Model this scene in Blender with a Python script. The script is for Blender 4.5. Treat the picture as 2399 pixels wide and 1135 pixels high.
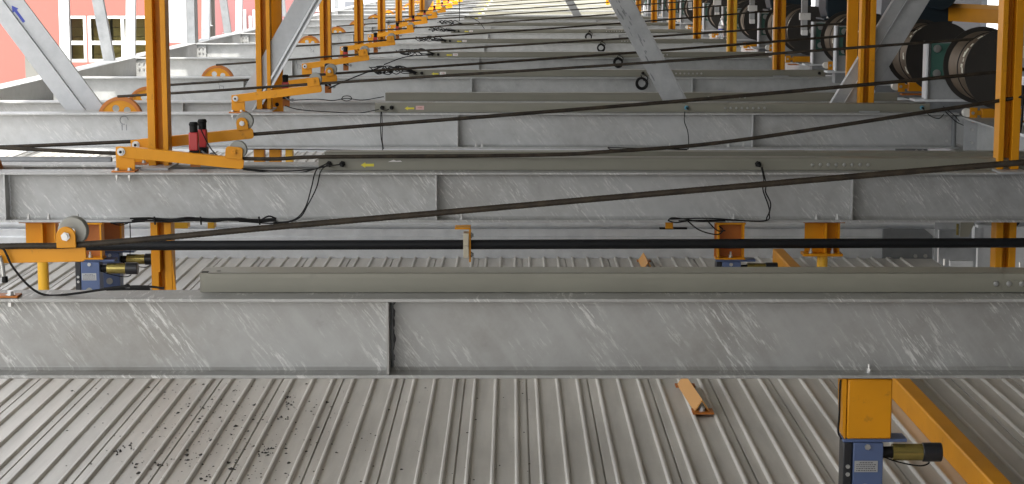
import bpy, bmesh, math, random
from mathutils import Vector, Matrix
random.seed(7)
R = math.radians
S = bpy.context.scene
for o in list(bpy.data.objects): bpy.data.objects.remove(o)
COL = S.collection

# ---------------------------------------------------------------- camera
PITCH = R(8.15); F = 4450.0; CAMH = 1.2
cam = bpy.data.cameras.new('camera'); cam.lens = 66.78; cam.sensor_width = 36
cam.clip_start = 0.05; cam.clip_end = 2000
camo = bpy.data.objects.new('camera', cam); COL.objects.link(camo)
camo.location = (0, 0, CAMH); camo.rotation_euler = (R(90) - PITCH, 0, 0)
S.camera = camo
S.render.resolution_x = 1024; S.render.resolution_y = 484
# ---------------------------------------------------------------- world, sun, exposure
w = bpy.data.worlds.new('World'); S.world = w; w.use_nodes = True
nt = w.node_tree; nt.nodes.clear()
sky = nt.nodes.new('ShaderNodeTexSky'); sky.sky_type = 'NISHITA'; sky.sun_disc = False
SUN_EL = R(58); SUN_AZ = R(182)      # azimuth clockwise from +Y: the sun is behind the camera, a little to its left
sky.sun_elevation = SUN_EL; sky.sun_rotation = SUN_AZ
sky.air_density = 1.0; sky.dust_density = 3.0; sky.ozone_density = 1.0
bg = nt.nodes.new('ShaderNodeBackground'); bg.inputs[1].default_value = 0.15
wo = nt.nodes.new('ShaderNodeOutputWorld')
hs = nt.nodes.new('ShaderNodeHueSaturation'); hs.inputs['Saturation'].default_value = .12
nt.links.new(sky.outputs[0], hs.inputs['Color']); nt.links.new(hs.outputs[0], bg.inputs[0]); nt.links.new(bg.outputs[0], wo.inputs[0])
sl = bpy.data.lights.new('sun', 'SUN'); sl.energy = 2.0; sl.angle = R(0.5); sl.color = (1, .95, .86)
so = bpy.data.objects.new('sun', sl); COL.objects.link(so)
sd = Vector((math.sin(SUN_AZ) * math.cos(SUN_EL), math.cos(SUN_AZ) * math.cos(SUN_EL), math.sin(SUN_EL)))
so.rotation_euler = (-sd).to_track_quat('-Z', 'Y').to_euler()
S.view_settings.view_transform = 'Standard'; S.view_settings.look = 'None'
S.view_settings.exposure = 1.95; S.view_settings.gamma = 1.0
S.cycles.max_bounces = 8; S.cycles.diffuse_bounces = 5

def at(px, py, Y):
    """the place in the world at depth Y on the sight line of a spot measured in the photograph"""
    u = (px - 1200) / F; v = (567.5 - py) / F
    t = Y / (math.cos(PITCH) + v * math.sin(PITCH))
    return Vector((u * t, Y, CAMH + t * (v * math.cos(PITCH) - math.sin(PITCH))))

# ---------------------------------------------------------------- materials
MAT = {}
def newmat(name):
    m = bpy.data.materials.new(name); m.use_nodes = True
    n = m.node_tree; b = n.nodes['Principled BSDF']; MAT[name] = m
    return m, n, b
def nd(n, t, **k):
    x = n.nodes.new(t)
    for a, v in k.items(): setattr(x, a, v)
    return x
def mixc(n, fac, a, b, blend='MIX'):
    x = nd(n, 'ShaderNodeMix', data_type='RGBA', blend_type=blend)
    for s, v in ((0, fac), (6, a), (7, b)):
        if hasattr(v, 'links') or isinstance(v, bpy.types.NodeSocket): n.links.new(v, x.inputs[s])
        elif s == 0: x.inputs[0].default_value = v
        else: x.inputs[s].default_value = (*v, 1)
    return x.outputs[2]
def ramp(n, val, stops):
    r = nd(n, 'ShaderNodeValToRGB'); n.links.new(val, r.inputs[0])
    e = r.color_ramp.elements
    while len(e) < len(stops): e.new(0.5)
    for i, (p, c) in enumerate(stops):
        e[i].position = p; e[i].color = (c, c, c, 1) if not isinstance(c, tuple) else (*c, 1)
    return r.outputs[0]
def objco(n):
    """object coordinates shifted by a random amount for each object"""
    tc = nd(n, 'ShaderNodeTexCoord'); oi = nd(n, 'ShaderNodeObjectInfo')
    ml = nd(n, 'ShaderNodeMath', operation='MULTIPLY'); n.links.new(oi.outputs['Random'], ml.inputs[0]); ml.inputs[1].default_value = 37
    cb = nd(n, 'ShaderNodeCombineXYZ')
    for i in range(3): n.links.new(ml.outputs[0], cb.inputs[i])
    ad = nd(n, 'ShaderNodeVectorMath', operation='ADD'); n.links.new(tc.outputs['Object'], ad.inputs[0]); n.links.new(cb.outputs[0], ad.inputs[1])
    return ad.outputs[0], oi.outputs['Random']
def noise(n, co, scale, detail=3, rough=.5, dist=0):
    x = nd(n, 'ShaderNodeTexNoise'); x.inputs['Scale'].default_value = scale; x.inputs['Detail'].default_value = detail
    x.inputs['Roughness'].default_value = rough; x.inputs['Distortion'].default_value = dist
    n.links.new(co, x.inputs['Vector']); return x.outputs['Fac']
def mapping(n, co, rot=(0, 0, 0), sc=(1, 1, 1)):
    a = nd(n, 'ShaderNodeMapping')
    if isinstance(rot, bpy.types.NodeSocket): n.links.new(rot, a.inputs['Rotation'])
    else: a.inputs['Rotation'].default_value = rot
    n.links.new(co, a.inputs[0])
    b = nd(n, 'ShaderNodeMapping'); b.inputs['Scale'].default_value = sc; n.links.new(a.outputs[0], b.inputs[0])
    return b.outputs[0]
def bump(n, b, h, strength, dist=.01):
    x = nd(n, 'ShaderNodeBump'); x.inputs['Strength'].default_value = strength; x.inputs['Distance'].default_value = dist
    n.links.new(h, x.inputs['Height']); n.links.new(x.outputs[0], b.inputs['Normal'])

def galvanized(name, lo, hi, streak, scol=(.66, .66, .64), met=.35, rough=.5):
    m, n, b = newmat(name)
    co, rnd = objco(n)
    def slant(a0, a1):
        mr = nd(n, 'ShaderNodeMapRange'); n.links.new(rnd, mr.inputs[0]); mr.inputs[3].default_value = R(a0); mr.inputs[4].default_value = R(a1)
        cb = nd(n, 'ShaderNodeCombineXYZ'); n.links.new(mr.outputs[0], cb.inputs[1]); return cb.outputs[0]
    big = noise(n, co, 1.3, 4, .6); mid = noise(n, co, 9, 5, .65); fine = noise(n, co, 90, 3, .6)
    c = mixc(n, ramp(n, big, [(.3, 0.0), (.7, 1.0)]), lo, hi)
    c = mixc(n, ramp(n, mid, [(.38, 0.0), (.66, .55)]), c, tuple(x * 1.18 for x in hi))
    c = mixc(n, ramp(n, mid, [(.25, .35), (.36, 0.0)]), c, tuple(x * .72 for x in lo))
    if streak > 0:
        sv = mapping(n, co, slant(-42, -54), (10, 8, 82))
        st = noise(n, sv, 1.0, 5, .75, .3)
        s2 = mapping(n, co, (0, R(-52), 0), (1.5, 5, 16)); st2 = noise(n, s2, 1.0, 3, .6)
        f = ramp(n, st, [(.52, 0.0), (.61, 1.0)])
        mask = ramp(n, noise(n, mapping(n, co, slant(-40, -56), (1.5, 3, 3.6)), 1.5, 5, .65), [(.46, 0.0), (.60, 1.0)])
        mu = nd(n, 'ShaderNodeMath', operation='MULTIPLY'); n.links.new(f, mu.inputs[0]); n.links.new(mask, mu.inputs[1])
        mu2 = nd(n, 'ShaderNodeMath', operation='MULTIPLY'); n.links.new(mu.outputs[0], mu2.inputs[0]); mu2.inputs[1].default_value = streak
        c = mixc(n, ramp(n, st2, [(.45, 0.0), (.7, .35 * streak)]), c, tuple(x * 1.25 for x in hi))
        c = mixc(n, mu2.outputs[0], c, scol)
    sp = nd(n, 'ShaderNodeTexVoronoi'); sp.inputs['Scale'].default_value = 2.2; n.links.new(co, sp.inputs['Vector'])
    spots = ramp(n, sp.outputs['Distance'], [(.012, .6), (.02, 0.0)])
    c = mixc(n, spots, c, (.06, .06, .055))
    n.links.new(c, b.inputs['Base Color'])
    b.inputs['Metallic'].default_value = met
    rr = nd(n, 'ShaderNodeMapRange'); n.links.new(mid, rr.inputs[0]); rr.inputs[3].default_value = rough - .12; rr.inputs[4].default_value = rough + .15
    n.links.new(rr.outputs[0], b.inputs['Roughness'])
    bump(n, b, fine, .12, .004)
    return m
def paint(name, col, rough=.4, var=.25, dirt=(.12, .06, .02), dirtamt=.5, met=0.0, spec=.5, sc=1.0):
    m, n, b = newmat(name); co, rnd = objco(n)
    big = noise(n, co, 3 * sc, 4, .6); d = noise(n, co, 14 * sc, 6, .7)
    c = mixc(n, ramp(n, big, [(.35, 0.0), (.7, 1.0)]), col, tuple(x * (1 - var) for x in col))
    c = mixc(n, ramp(n, d, [(.62, 0.0), (.78, dirtamt)]), c, dirt)
    n.links.new(c, b.inputs['Base Color']); b.inputs['Roughness'].default_value = rough
    b.inputs['Metallic'].default_value = met; b.inputs['Specular IOR Level'].default_value = spec
    bump(n, b, noise(n, co, 60 * sc, 2), .06, .003)
    return m

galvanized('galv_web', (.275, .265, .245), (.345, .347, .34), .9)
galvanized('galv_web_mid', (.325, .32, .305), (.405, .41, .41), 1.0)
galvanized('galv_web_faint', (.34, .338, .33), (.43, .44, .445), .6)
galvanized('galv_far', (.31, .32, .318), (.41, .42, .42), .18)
galvanized('galv_brace', (.33, .345, .36), (.42, .43, .44), .0, rough=.55)
galvanized('galv_bright', (.55, .57, .6), (.68, .70, .72), .0, met=.15)
galvanized('galv_dark', (.16, .17, .18), (.24, .25, .26), .0)
paint('tray_paint', (.235, .228, .185), .42, .16, (.15, .14, .12), .5, sc=.6)
paint('orange', (.68, .28, .004), .45, .16, (.20, .085, .02), .75, spec=.35)
paint('rusty_orange', (.50, .16, .02), .5, .3, (.12, .05, .02), .7)
paint('pale_orange', (.62, .30, .07), .5, .1)
paint('yellow_orange', (.86, .47, .03), .4, .12, (.3, .14, .03), .3)
paint('blue_paint', (.085, .125, .25), .4, .12, (.05, .05, .07), .4)
paint('navy', (.016, .030, .042), .6, .3, (.05, .05, .05), .3, spec=.3)
paint('black_plate', (.015, .016, .02), .35, .2, (.08, .08, .08), .2)
paint('drum_black', (.040, .036, .032), .55, .3, (.09, .055, .035), .6, .4, sc=.7)
paint('drum_band', (.15, .115, .085), .5, .3, (.03, .022, .018), .8, .45, sc=.8)
paint('green_cast', (.055, .15, .12), .45, .2, (.03, .05, .04), .5)
paint('steel_bolt', (.55, .55, .54), .3, .15, (.2, .2, .2), .4, .7)
paint('roller_steel', (.31, .31, .28), .5, .15, (.2, .19, .17), .6, .2)
paint('nylon', (.52, .47, .36), .5, .08, (.25, .22, .18), .3)
paint('white_nylon', (.75, .73, .68), .45, .05)
paint('rubber', (.006, .006, .006), .6, .2, (.02, .02, .02), .3, spec=.25)
paint('shaft', (.006, .007, .009), .55, .3, (.03, .03, .035), .4, .0, spec=.3, sc=2)
paint('red_plastic', (.42, .03, .03), .35, .1, (.08, .01, .01), .3)
paint('brass', (.40, .32, .10), .25, .25, (.35, .22, .12), .6, .75, sc=3)
paint('chalk', (.62, .60, .50), .8, .2)
paint('label_metal', (.45, .46, .47), .35, .1, (.3, .3, .3), .3, .4)
paint('label_ink', (.06, .06, .07), .5)
paint('yellow_sticker', (.72, .62, .05), .5, .1)
paint('white_sticker', (.70, .68, .66), .5, .05)
paint('pink_sticker', (.62, .40, .38), .5, .05)
paint('blue_ink', (.04, .06, .35), .6, .2)
paint('cyan_plug', (.10, .33, .45), .4, .1)
paint('debris', (.05, .045, .04), .9, .4)
paint('concrete', (.17, .17, .155), .9, .2, (.2, .2, .18), .5, sc=.3)
paint('pink_wall', (.31, .10, .082), .85, .06, (.45, .2, .17), .2, sc=.1)
paint('mauve_wall', (.25, .11, .11), .85, .06, (.3, .2, .2), .2, sc=.1)
paint('pale_wall', (.62, .64, .66), .85, .08, (.5, .5, .5), .2, sc=.1)
paint('grey_wall', (.13, .14, .16), .7, .15, (.12, .12, .12), .4, sc=.3)
paint('white_frame', (.78, .78, .77), .4, .05)
paint('carton', (.42, .33, .13), .8, .2, (.2, .15, .06), .4)
paint('dark_room', (.13, .125, .11), .9, .1)
paint('red_orange', (.62, .13, .04), .5, .1)
m, n, b = newmat('rope'); co, rnd = objco(n)
c = mixc(n, ramp(n, noise(n, co, 18, 4, .6), [(.35, 0.0), (.7, 1.0)]), (.016, .012, .008), (.050, .037, .024))
n.links.new(c, b.inputs['Base Color']); b.inputs['Roughness'].default_value = .6; b.inputs['Metallic'].default_value = .1; b.inputs['Specular IOR Level'].default_value = .35
m, n, b = newmat('glass'); b.inputs['Base Color'].default_value = (.55, .58, .5, 1); b.inputs['Roughness'].default_value = .05
b.inputs['Transmission Weight'].default_value = 1.0; b.inputs['IOR'].default_value = 1.2
m, n, b = newmat('bottle_plastic'); b.inputs['Base Color'].default_value = (.9, .93, .96, 1); b.inputs['Roughness'].default_value = .15
b.inputs['Transmission Weight'].default_value = .75; b.inputs['IOR'].default_value = 1.25
# pallet deck: painted galvanized sheet, warm grey with rain stains and dusty patches
m, n, b = newmat('deck_sheet'); co, rnd = objco(n)
c = mixc(n, ramp(n, noise(n, mapping(n, co, sc=(1.2, .5, 1)), 1.3, 5, .6), [(.35, 0.0), (.65, 1.0)]), (.54, .515, .475), (.67, .64, .59))
c = mixc(n, ramp(n, noise(n, mapping(n, co, sc=(14, 1.2, 1)), 1, 4, .6), [(.42, 0.0), (.75, .6)]), c, (.38, .36, .33))
c = mixc(n, ramp(n, noise(n, co, 38, 4, .7), [(.60, 0.0), (.75, .4)]), c, (.75, .73, .69))
n.links.new(c, b.inputs['Base Color']); b.inputs['Metallic'].default_value = .1; b.inputs['Roughness'].default_value = .36
bump(n, b, noise(n, co, 5, 3), .2, .01)
# ground
m, n, b = newmat('ground_concrete'); co, rnd = objco(n)
c = mixc(n, noise(n, co, .3, 5), (.34, .33, .31), (.44, .42, .40)); n.links.new(c, b.inputs['Base Color']); b.inputs['Roughness'].default_value = .9

# ---------------------------------------------------------------- mesh helper
SPLIT = {'flange_bolts': 'flange_bolt', 'cleat_bolts': 'cleat_bolt', 'splice_screws': 'screw', 'base_bolts': 'base_bolt', 'corner_bolts': 'corner_bolt', 'lock_screws': 'lock_screw',
         'bolts': 'bolt', 'studs': 'stud', 'hanger_bolts': 'hanger_bolt', 'housing_bolts': 'housing_bolt', 'case_bolts': 'case_bolt', 'side_web': 'side_web', 'fin': 'fin', 'weld_bead': 'weld_bead',
         'tray_holes': 'tray_hole', 'flange_plates': 'flange', 'drain_pipes': 'drain_pipe', 'edge_lip': 'edge_lip', 'wall_ribs': 'wall_rib', 'sensor_box': 'sensor_box', 'stains': 'stain', 'flange': 'flange'}
class MB:
    def pieces(s, eps=.003):
        n = len(s.v); p = list(range(n))
        def f(i):
            while p[i] != i: p[i] = p[p[i]]; i = p[i]
            return i
        for fc in s.f:
            for a in fc[1:]: p[f(a)] = f(fc[0])
        gr = {}
        for i in range(n): gr.setdefault(f(i), []).append(i)
        B = []
        for ids in gr.values():
            lo = [min(s.v[i][k] for i in ids) - eps for k in range(3)]; hi = [max(s.v[i][k] for i in ids) + eps for k in range(3)]; B.append([lo, hi, set(ids)])
        ch = True
        while ch:
            ch = False
            for a in range(len(B)):
                for b in range(a + 1, len(B)):
                    if all(B[a][0][k] <= B[b][1][k] and B[b][0][k] <= B[a][1][k] for k in range(3)):
                        B[a] = [[min(B[a][0][k], B[b][0][k]) for k in range(3)], [max(B[a][1][k], B[b][1][k]) for k in range(3)], B[a][2] | B[b][2]]; B.pop(b); ch = True; break
                if ch: break
        out = []
        for lo, hi, ids in B:
            m_ = MB(); idx = {i: j for j, i in enumerate(sorted(ids))}
            m_.v = [s.v[i] for i in sorted(ids)]; m_.f = [tuple(idx[i] for i in fc) for fc in s.f if fc[0] in ids]; out.append(m_)
        return out
    def __init__(s): s.v = []; s.f = []
    def add(s, vs, fs):
        k = len(s.v); s.v += [tuple(v) for v in vs]; s.f += [tuple(i + k for i in f) for f in fs]; return s
    def box(s, x0, x1, y0, y1, z0, z1):
        return s.add([(x, y, z) for z in (z0, z1) for y in (y0, y1) for x in (x0, x1)],
                     [(0, 2, 3, 1), (4, 5, 7, 6), (0, 1, 5, 4), (2, 6, 7, 3), (0, 4, 6, 2), (1, 3, 7, 5)])
    def prism(s, poly, axis, a0, a1, M=None):
        def p(a, b, t): return {'x': (t, a, b), 'y': (a, t, b), 'z': (a, b, t)}[axis]
        n = len(poly); vs = [p(a, b, a0) for a, b in poly] + [p(a, b, a1) for a, b in poly]
        if M: vs = [M @ Vector(v) for v in vs]
        fs = [tuple(range(n)), tuple(range(2 * n - 1, n - 1, -1))] + [(i, i + n, (i + 1) % n + n, (i + 1) % n) for i in range(n)]
        return s.add(vs, fs)
    def cyl(s, p0, p1, r0, r1=None, n=20):
        r1 = r0 if r1 is None else r1
        p0 = Vector(p0); p1 = Vector(p1); d = (p1 - p0).normalized()
        a = d.orthogonal().normalized(); b_ = d.cross(a)
        vs = []
        for p, r in ((p0, r0), (p1, r1)):
            for i in range(n):
                t = 2 * math.pi * i / n; vs.append(p + r * (math.cos(t) * a + math.sin(t) * b_))
        return s.add(vs, [tuple(range(n - 1, -1, -1)), tuple(range(n, 2 * n))] + [(i, (i + 1) % n, (i + 1) % n + n, i + n) for i in range(n)])
    def lathe(s, prof, org, axis='y', n=40):
        """prof: (r, t) pairs, closed ring when first and last meet"""
        org = Vector(org); vs = []
        for r, t in prof:
            for i in range(n):
                a = 2 * math.pi * i / n; c, d = r * math.cos(a), r * math.sin(a)
                vs.append(org + Vector({'y': (c, t, d), 'z': (c, d, t), 'x': (t, c, d)}[axis]))
        m_ = len(prof); fs = []
        for j in range(m_ - 1):
            for i in range(n): fs.append((j * n + i, j * n + (i + 1) % n, (j + 1) * n + (i + 1) % n, (j + 1) * n + i))
        if prof[0][0] > 1e-6 and prof[0] != prof[-1]:
            fs.append(tuple(range(n - 1, -1, -1))); fs.append(tuple((m_ - 1) * n + i for i in range(n)))
        elif prof[0] != prof[-1]: pass
        return s.add(vs, fs)
    def tube(s, pts, r, n=8, closed=False):
        pts = [Vector(p) for p in pts]; rings = []
        prev = None
        for i, p in enumerate(pts):
            d = (pts[min(i + 1, len(pts) - 1)] - pts[max(i - 1, 0)]).normalized()
            if prev is None: a = d.orthogonal().normalized()
            else:
                a = (prev - prev.dot(d) * d)
                a = a.normalized() if a.length > 1e-6 else d.orthogonal().normalized()
            prev = a; b_ = d.cross(a)
            rings.append([p + r * (math.cos(2 * math.pi * k / n) * a + math.sin(2 * math.pi * k / n) * b_) for k in range(n)])
        vs = [v for rg in rings for v in rg]; fs = []
        for j in range(len(pts) - 1):
            for k in range(n): fs.append((j * n + k, j * n + (k + 1) % n, (j + 1) * n + (k + 1) % n, (j + 1) * n + k))
        fs.append(tuple(range(n - 1, -1, -1))); fs.append(tuple((len(pts) - 1) * n + k for k in range(n)))
        return s.add(vs, fs)
    def build(s, name, mat, parent=None, label=None, bevel=0, angle=35, kind=None, sp=True):
        if sp and name in SPLIT and parent is not None:
            out = [m_.build(SPLIT[name], mat, parent, label, bevel, angle, kind, False) for m_ in s.pieces()]
            return out[0]
        me = bpy.data.meshes.new(name); me.from_pydata(s.v, [], s.f)
        bm = bmesh.new(); bm.from_mesh(me); bmesh.ops.recalc_face_normals(bm, faces=bm.faces); bm.to_mesh(me); bm.free()
        me.polygons.foreach_set('use_smooth', [True] * len(me.polygons)); me.set_sharp_from_angle(angle=R(angle))
        me.materials.append(MAT[mat]); o = bpy.data.objects.new(name, me); COL.objects.link(o)
        if parent: o.parent = parent
        if label: o['label'] = label
        if kind: o['kind'] = kind
        if bevel:
            bv = o.modifiers.new('bevel', 'BEVEL'); bv.width = bevel; bv.segments = 2; bv.limit_method = 'ANGLE'; bv.angle_limit = R(40)
        return o
def tag(o, label, cat, group=None):
    o['label'] = label; o['category'] = cat
    if group: o['group'] = group
    return o
def thing(name, label, cat, loc=(0, 0, 0), group=None):
    o = bpy.data.objects.new(name, None); COL.objects.link(o); o.location = loc; o.empty_display_size = .1
    return tag(o, label, cat, group)
KIDS = {}
def copy_tree(o, loc=None, label=None, parent=None):
    c = o.copy(); COL.objects.link(c); c.parent = parent
    if loc is not None: c.location = loc
    if label: c['label'] = label
    for ch in list(o.children): copy_tree(ch, None, None, c)
    return c
def bez(pts, k=8):
    """smooth curve through points (Catmull-Rom)"""
    P = [Vector(p) for p in pts]; P = [2 * P[0] - P[1]] + P + [2 * P[-1] - P[-2]]; out = []
    for i in range(1, len(P) - 2):
        for j in range(k):
            t = j / k; a, b_, c, d = P[i - 1:i + 3]
            out.append(.5 * ((2 * b_) + (c - a) * t + (2 * a - 5 * b_ + 4 * c - d) * t * t + (3 * b_ - a - 3 * c + d) * t ** 3))
    out.append(P[-2]); return out

ORD = ['first', 'second', 'third', 'fourth', 'fifth', 'sixth', 'seventh', 'eighth', 'ninth', 'tenth', 'eleventh', 'twelfth',
       'thirteenth', 'fourteenth', 'fifteenth', 'sixteenth', 'seventeenth', 'eighteenth']
BY = [6.9, 11.3, 11.75, 16.05, 17.5, 21.5, 26.3, 31.4, 36.5, 41.3, 46.6, 51.8, 57.0, 62.3, 67.6, 73.0, 78.5]
NB = len(BY)
XL, XR = -5.2, 3.78            # inner faces of the long edge girders
FW, FH, TF, TW = .2, .3, .013, .009

# ---------------------------------------------------------------- ground, roof
MB().box(-900, 900, -100, 1800, -12.4, -12).build('ground', 'ground_concrete', kind='structure')
g = MB()
xs = [-4.6 + i * .25 for i in range(56)]
poly = []
for i, x in enumerate(xs): poly += [(x, 4.1 + (.04 if i % 2 else 0)), (x + .12, 4.1 + (.04 if i % 2 else 0))]
poly += [(a, b_ + .03) for a, b_ in reversed(poly)]
g.prism(poly, 'y', -3.4, 48)
g.build('roof', 'tray_paint', kind='structure')
o = MB().box(-.6, 9.5, -3.2, -3.0, -12, 4.5).build('light_blocking_wall', 'grey_wall'); tag(o, 'grey end wall behind the viewer on the right side', 'wall')  # added unseen wall, blocks light from behind so the right side dims

# ---------------------------------------------------------------- cross beams
def hprofile(w=FW, h=FH, t=TF, tw=TW, f=.012):
    a, b_ = w / 2 - tw / 2, w / 2 + tw / 2
    return [(0, 0), (w, 0), (w, -t), (b_ + f, -t), (b_, -t - f), (b_, -h + t + f), (b_ + f, -h + t), (w, -h + t), (w, -h), (0, -h), (0, -h + t),
            (a - f, -h + t), (a, -h + t + f), (a, -t - f), (a - f, -t), (0, -t)]
def bolt(mb, x, y, z, r=.011, h=.016, shank=.02, up=1):
    mb.cyl((x, y, z), (x, y, z + up * .003), r * 1.35, n=14)
    mb.cyl((x, y, z + up * .003), (x, y, z + up * (h)), r, n=6)
    if shank: mb.cyl((x, y, z + up * h), (x, y, z + up * (h + shank)), r * .55, n=8)
beams = []
for i, Y in enumerate(BY):
    x0 = -7.5 if i in (0, 1, 2, 3) else XL + .004
    x1 = XR + .004 if i > 2 else 5.2
    look = ('near', 'plain')[i > 4]
    b = thing('steel_beam', f'{ORD[i]} galvanized cross beam counted from the foreground' + (', scratched by pale diagonal streaks' if i < 4 else ''), 'beam', (0, Y, 0), 'galvanized steel cross beams')
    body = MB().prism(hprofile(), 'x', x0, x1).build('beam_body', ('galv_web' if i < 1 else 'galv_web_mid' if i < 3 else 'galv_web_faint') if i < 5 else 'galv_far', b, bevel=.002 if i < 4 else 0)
    for sx in (-5.5, -3.04, -.46 if i != 1 else -.455, 2.04):
        if sx < x0 + .1: continue
        m_ = MB().prism([(.004, -TF - .001), (FW / 2 - TW / 2 - .002, -TF - .001), (FW / 2 - TW / 2 - .002, -FH + TF + .001), (.004, -FH + TF + .001)], 'x', sx - .005, sx + .005)
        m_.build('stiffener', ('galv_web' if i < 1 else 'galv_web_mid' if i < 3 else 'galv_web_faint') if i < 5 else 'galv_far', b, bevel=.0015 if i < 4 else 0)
    if i in (0, 1):
        wl = MB()
        for sx in (-3.04, -.46, 2.04):
            pts = [(sx + .008 + random.uniform(0, .005), FW / 2 - TW / 2 - .004, -.025 - k * .01) for k in range(26)]
            wl.tube(pts, .006, 6)
        if i == 0:
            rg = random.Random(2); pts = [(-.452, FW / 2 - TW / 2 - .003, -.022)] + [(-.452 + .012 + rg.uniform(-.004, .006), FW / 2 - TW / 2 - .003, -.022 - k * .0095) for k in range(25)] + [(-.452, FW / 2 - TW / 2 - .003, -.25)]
            MB().add(pts, [tuple(range(len(pts)))]).build('grime_and_shadow', 'black_plate', b)  # black sheet paints the grime and shadow gap beside the stiffener
        wl.build('weld_bead', 'galv_dark' if i == 0 else 'galv_bright', b)
    bl = MB()
    if i == 0: spots = [at(2036, 868, BY[0] + .05).x]
    elif i == 1: spots = [at(p, 510, 11.35).x for p in (68, 115, 183, 1082, 1719, 1913, 1962)]
    elif i == 3: spots = [at(p, 340, 16.1).x for p in (1116, 1570, 1742, 1707, 1130)]
    else: spots = []
    for x in spots: bolt(bl, x, .05, -FH + TF + .0, shank=.016)
    if spots: bl.build('flange_bolts', 'steel_bolt', b)
    if 4 < i < 12:      # bolted end cleats at the left girder
        MB().box(XL + .005, XL + .16, .04, .05, -FH + .03, -.03).build('end_cleat', 'galv_far', b)
        q = MB()
        for zz in (-.07, -.15): 
            for xx in (XL + .05, XL + .11): q.cyl((xx, .04, zz), (xx, .02, zz), .014, n=6)
        q.build('cleat_bolts', 'steel_bolt', b)
    beams.append(b)
def text(body, size, mat, parent, loc, rot=(R(90), 0, 0), name='marking', ext=.0004):
    c = bpy.data.curves.new(name, 'FONT'); c.body = body; c.size = size; c.extrude = ext; c.align_x = 'CENTER'; c.align_y = 'CENTER'
    c.materials.append(MAT[mat]); tmp = bpy.data.objects.new(name, c); me = bpy.data.meshes.new_from_object(tmp); bpy.data.objects.remove(tmp)
    o = bpy.data.objects.new(name, me); COL.objects.link(o); o.parent = parent
    o.location = loc; o.rotation_euler = rot; return o
wy = FW / 2 - TW / 2 - .0022
for i, body in ((3, '11'), (5, '12'), (6, '13'), (7, '14'), (8, '15')):
    text(body, .075, 'galv_dark', beams[i], (-3.3 if i != 6 else -2.95, wy, -.13))
    q = MB(); cx = -3.3 if i != 6 else -2.95
    q.tube([(cx + .035 * math.cos(t * .35), wy, -.065 + .035 * math.sin(t * .35)) for t in range(15)], .003, 5)
    q.build('lifting_hole_mark', 'galv_dark', beams[i])

# ---------------------------------------------------------------- long edge girders
for nm, xa, xb, lab in (('steel_girder', XL - .24, XL, 'long galvanized edge girder receding along the left side'),
                        ('steel_girder', XR, XR + .28, 'long galvanized edge girder under the cable drums on the right')):
    gt = thing(nm, lab, 'girder', ((xa + xb) / 2, 0, 0), 'long edge girders')
    hw = (xb - xa) / 2; zt = .002 if xa < 0 else -.02
    pr = [(p[0] * 2 * hw / FW - hw, p[1] * 1.05 + zt) for p in hprofile()]
    MB().prism(pr, 'y', 12.2 if xa > 0 else 14.5, 82).build('girder_body', 'galv_far', gt)
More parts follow.
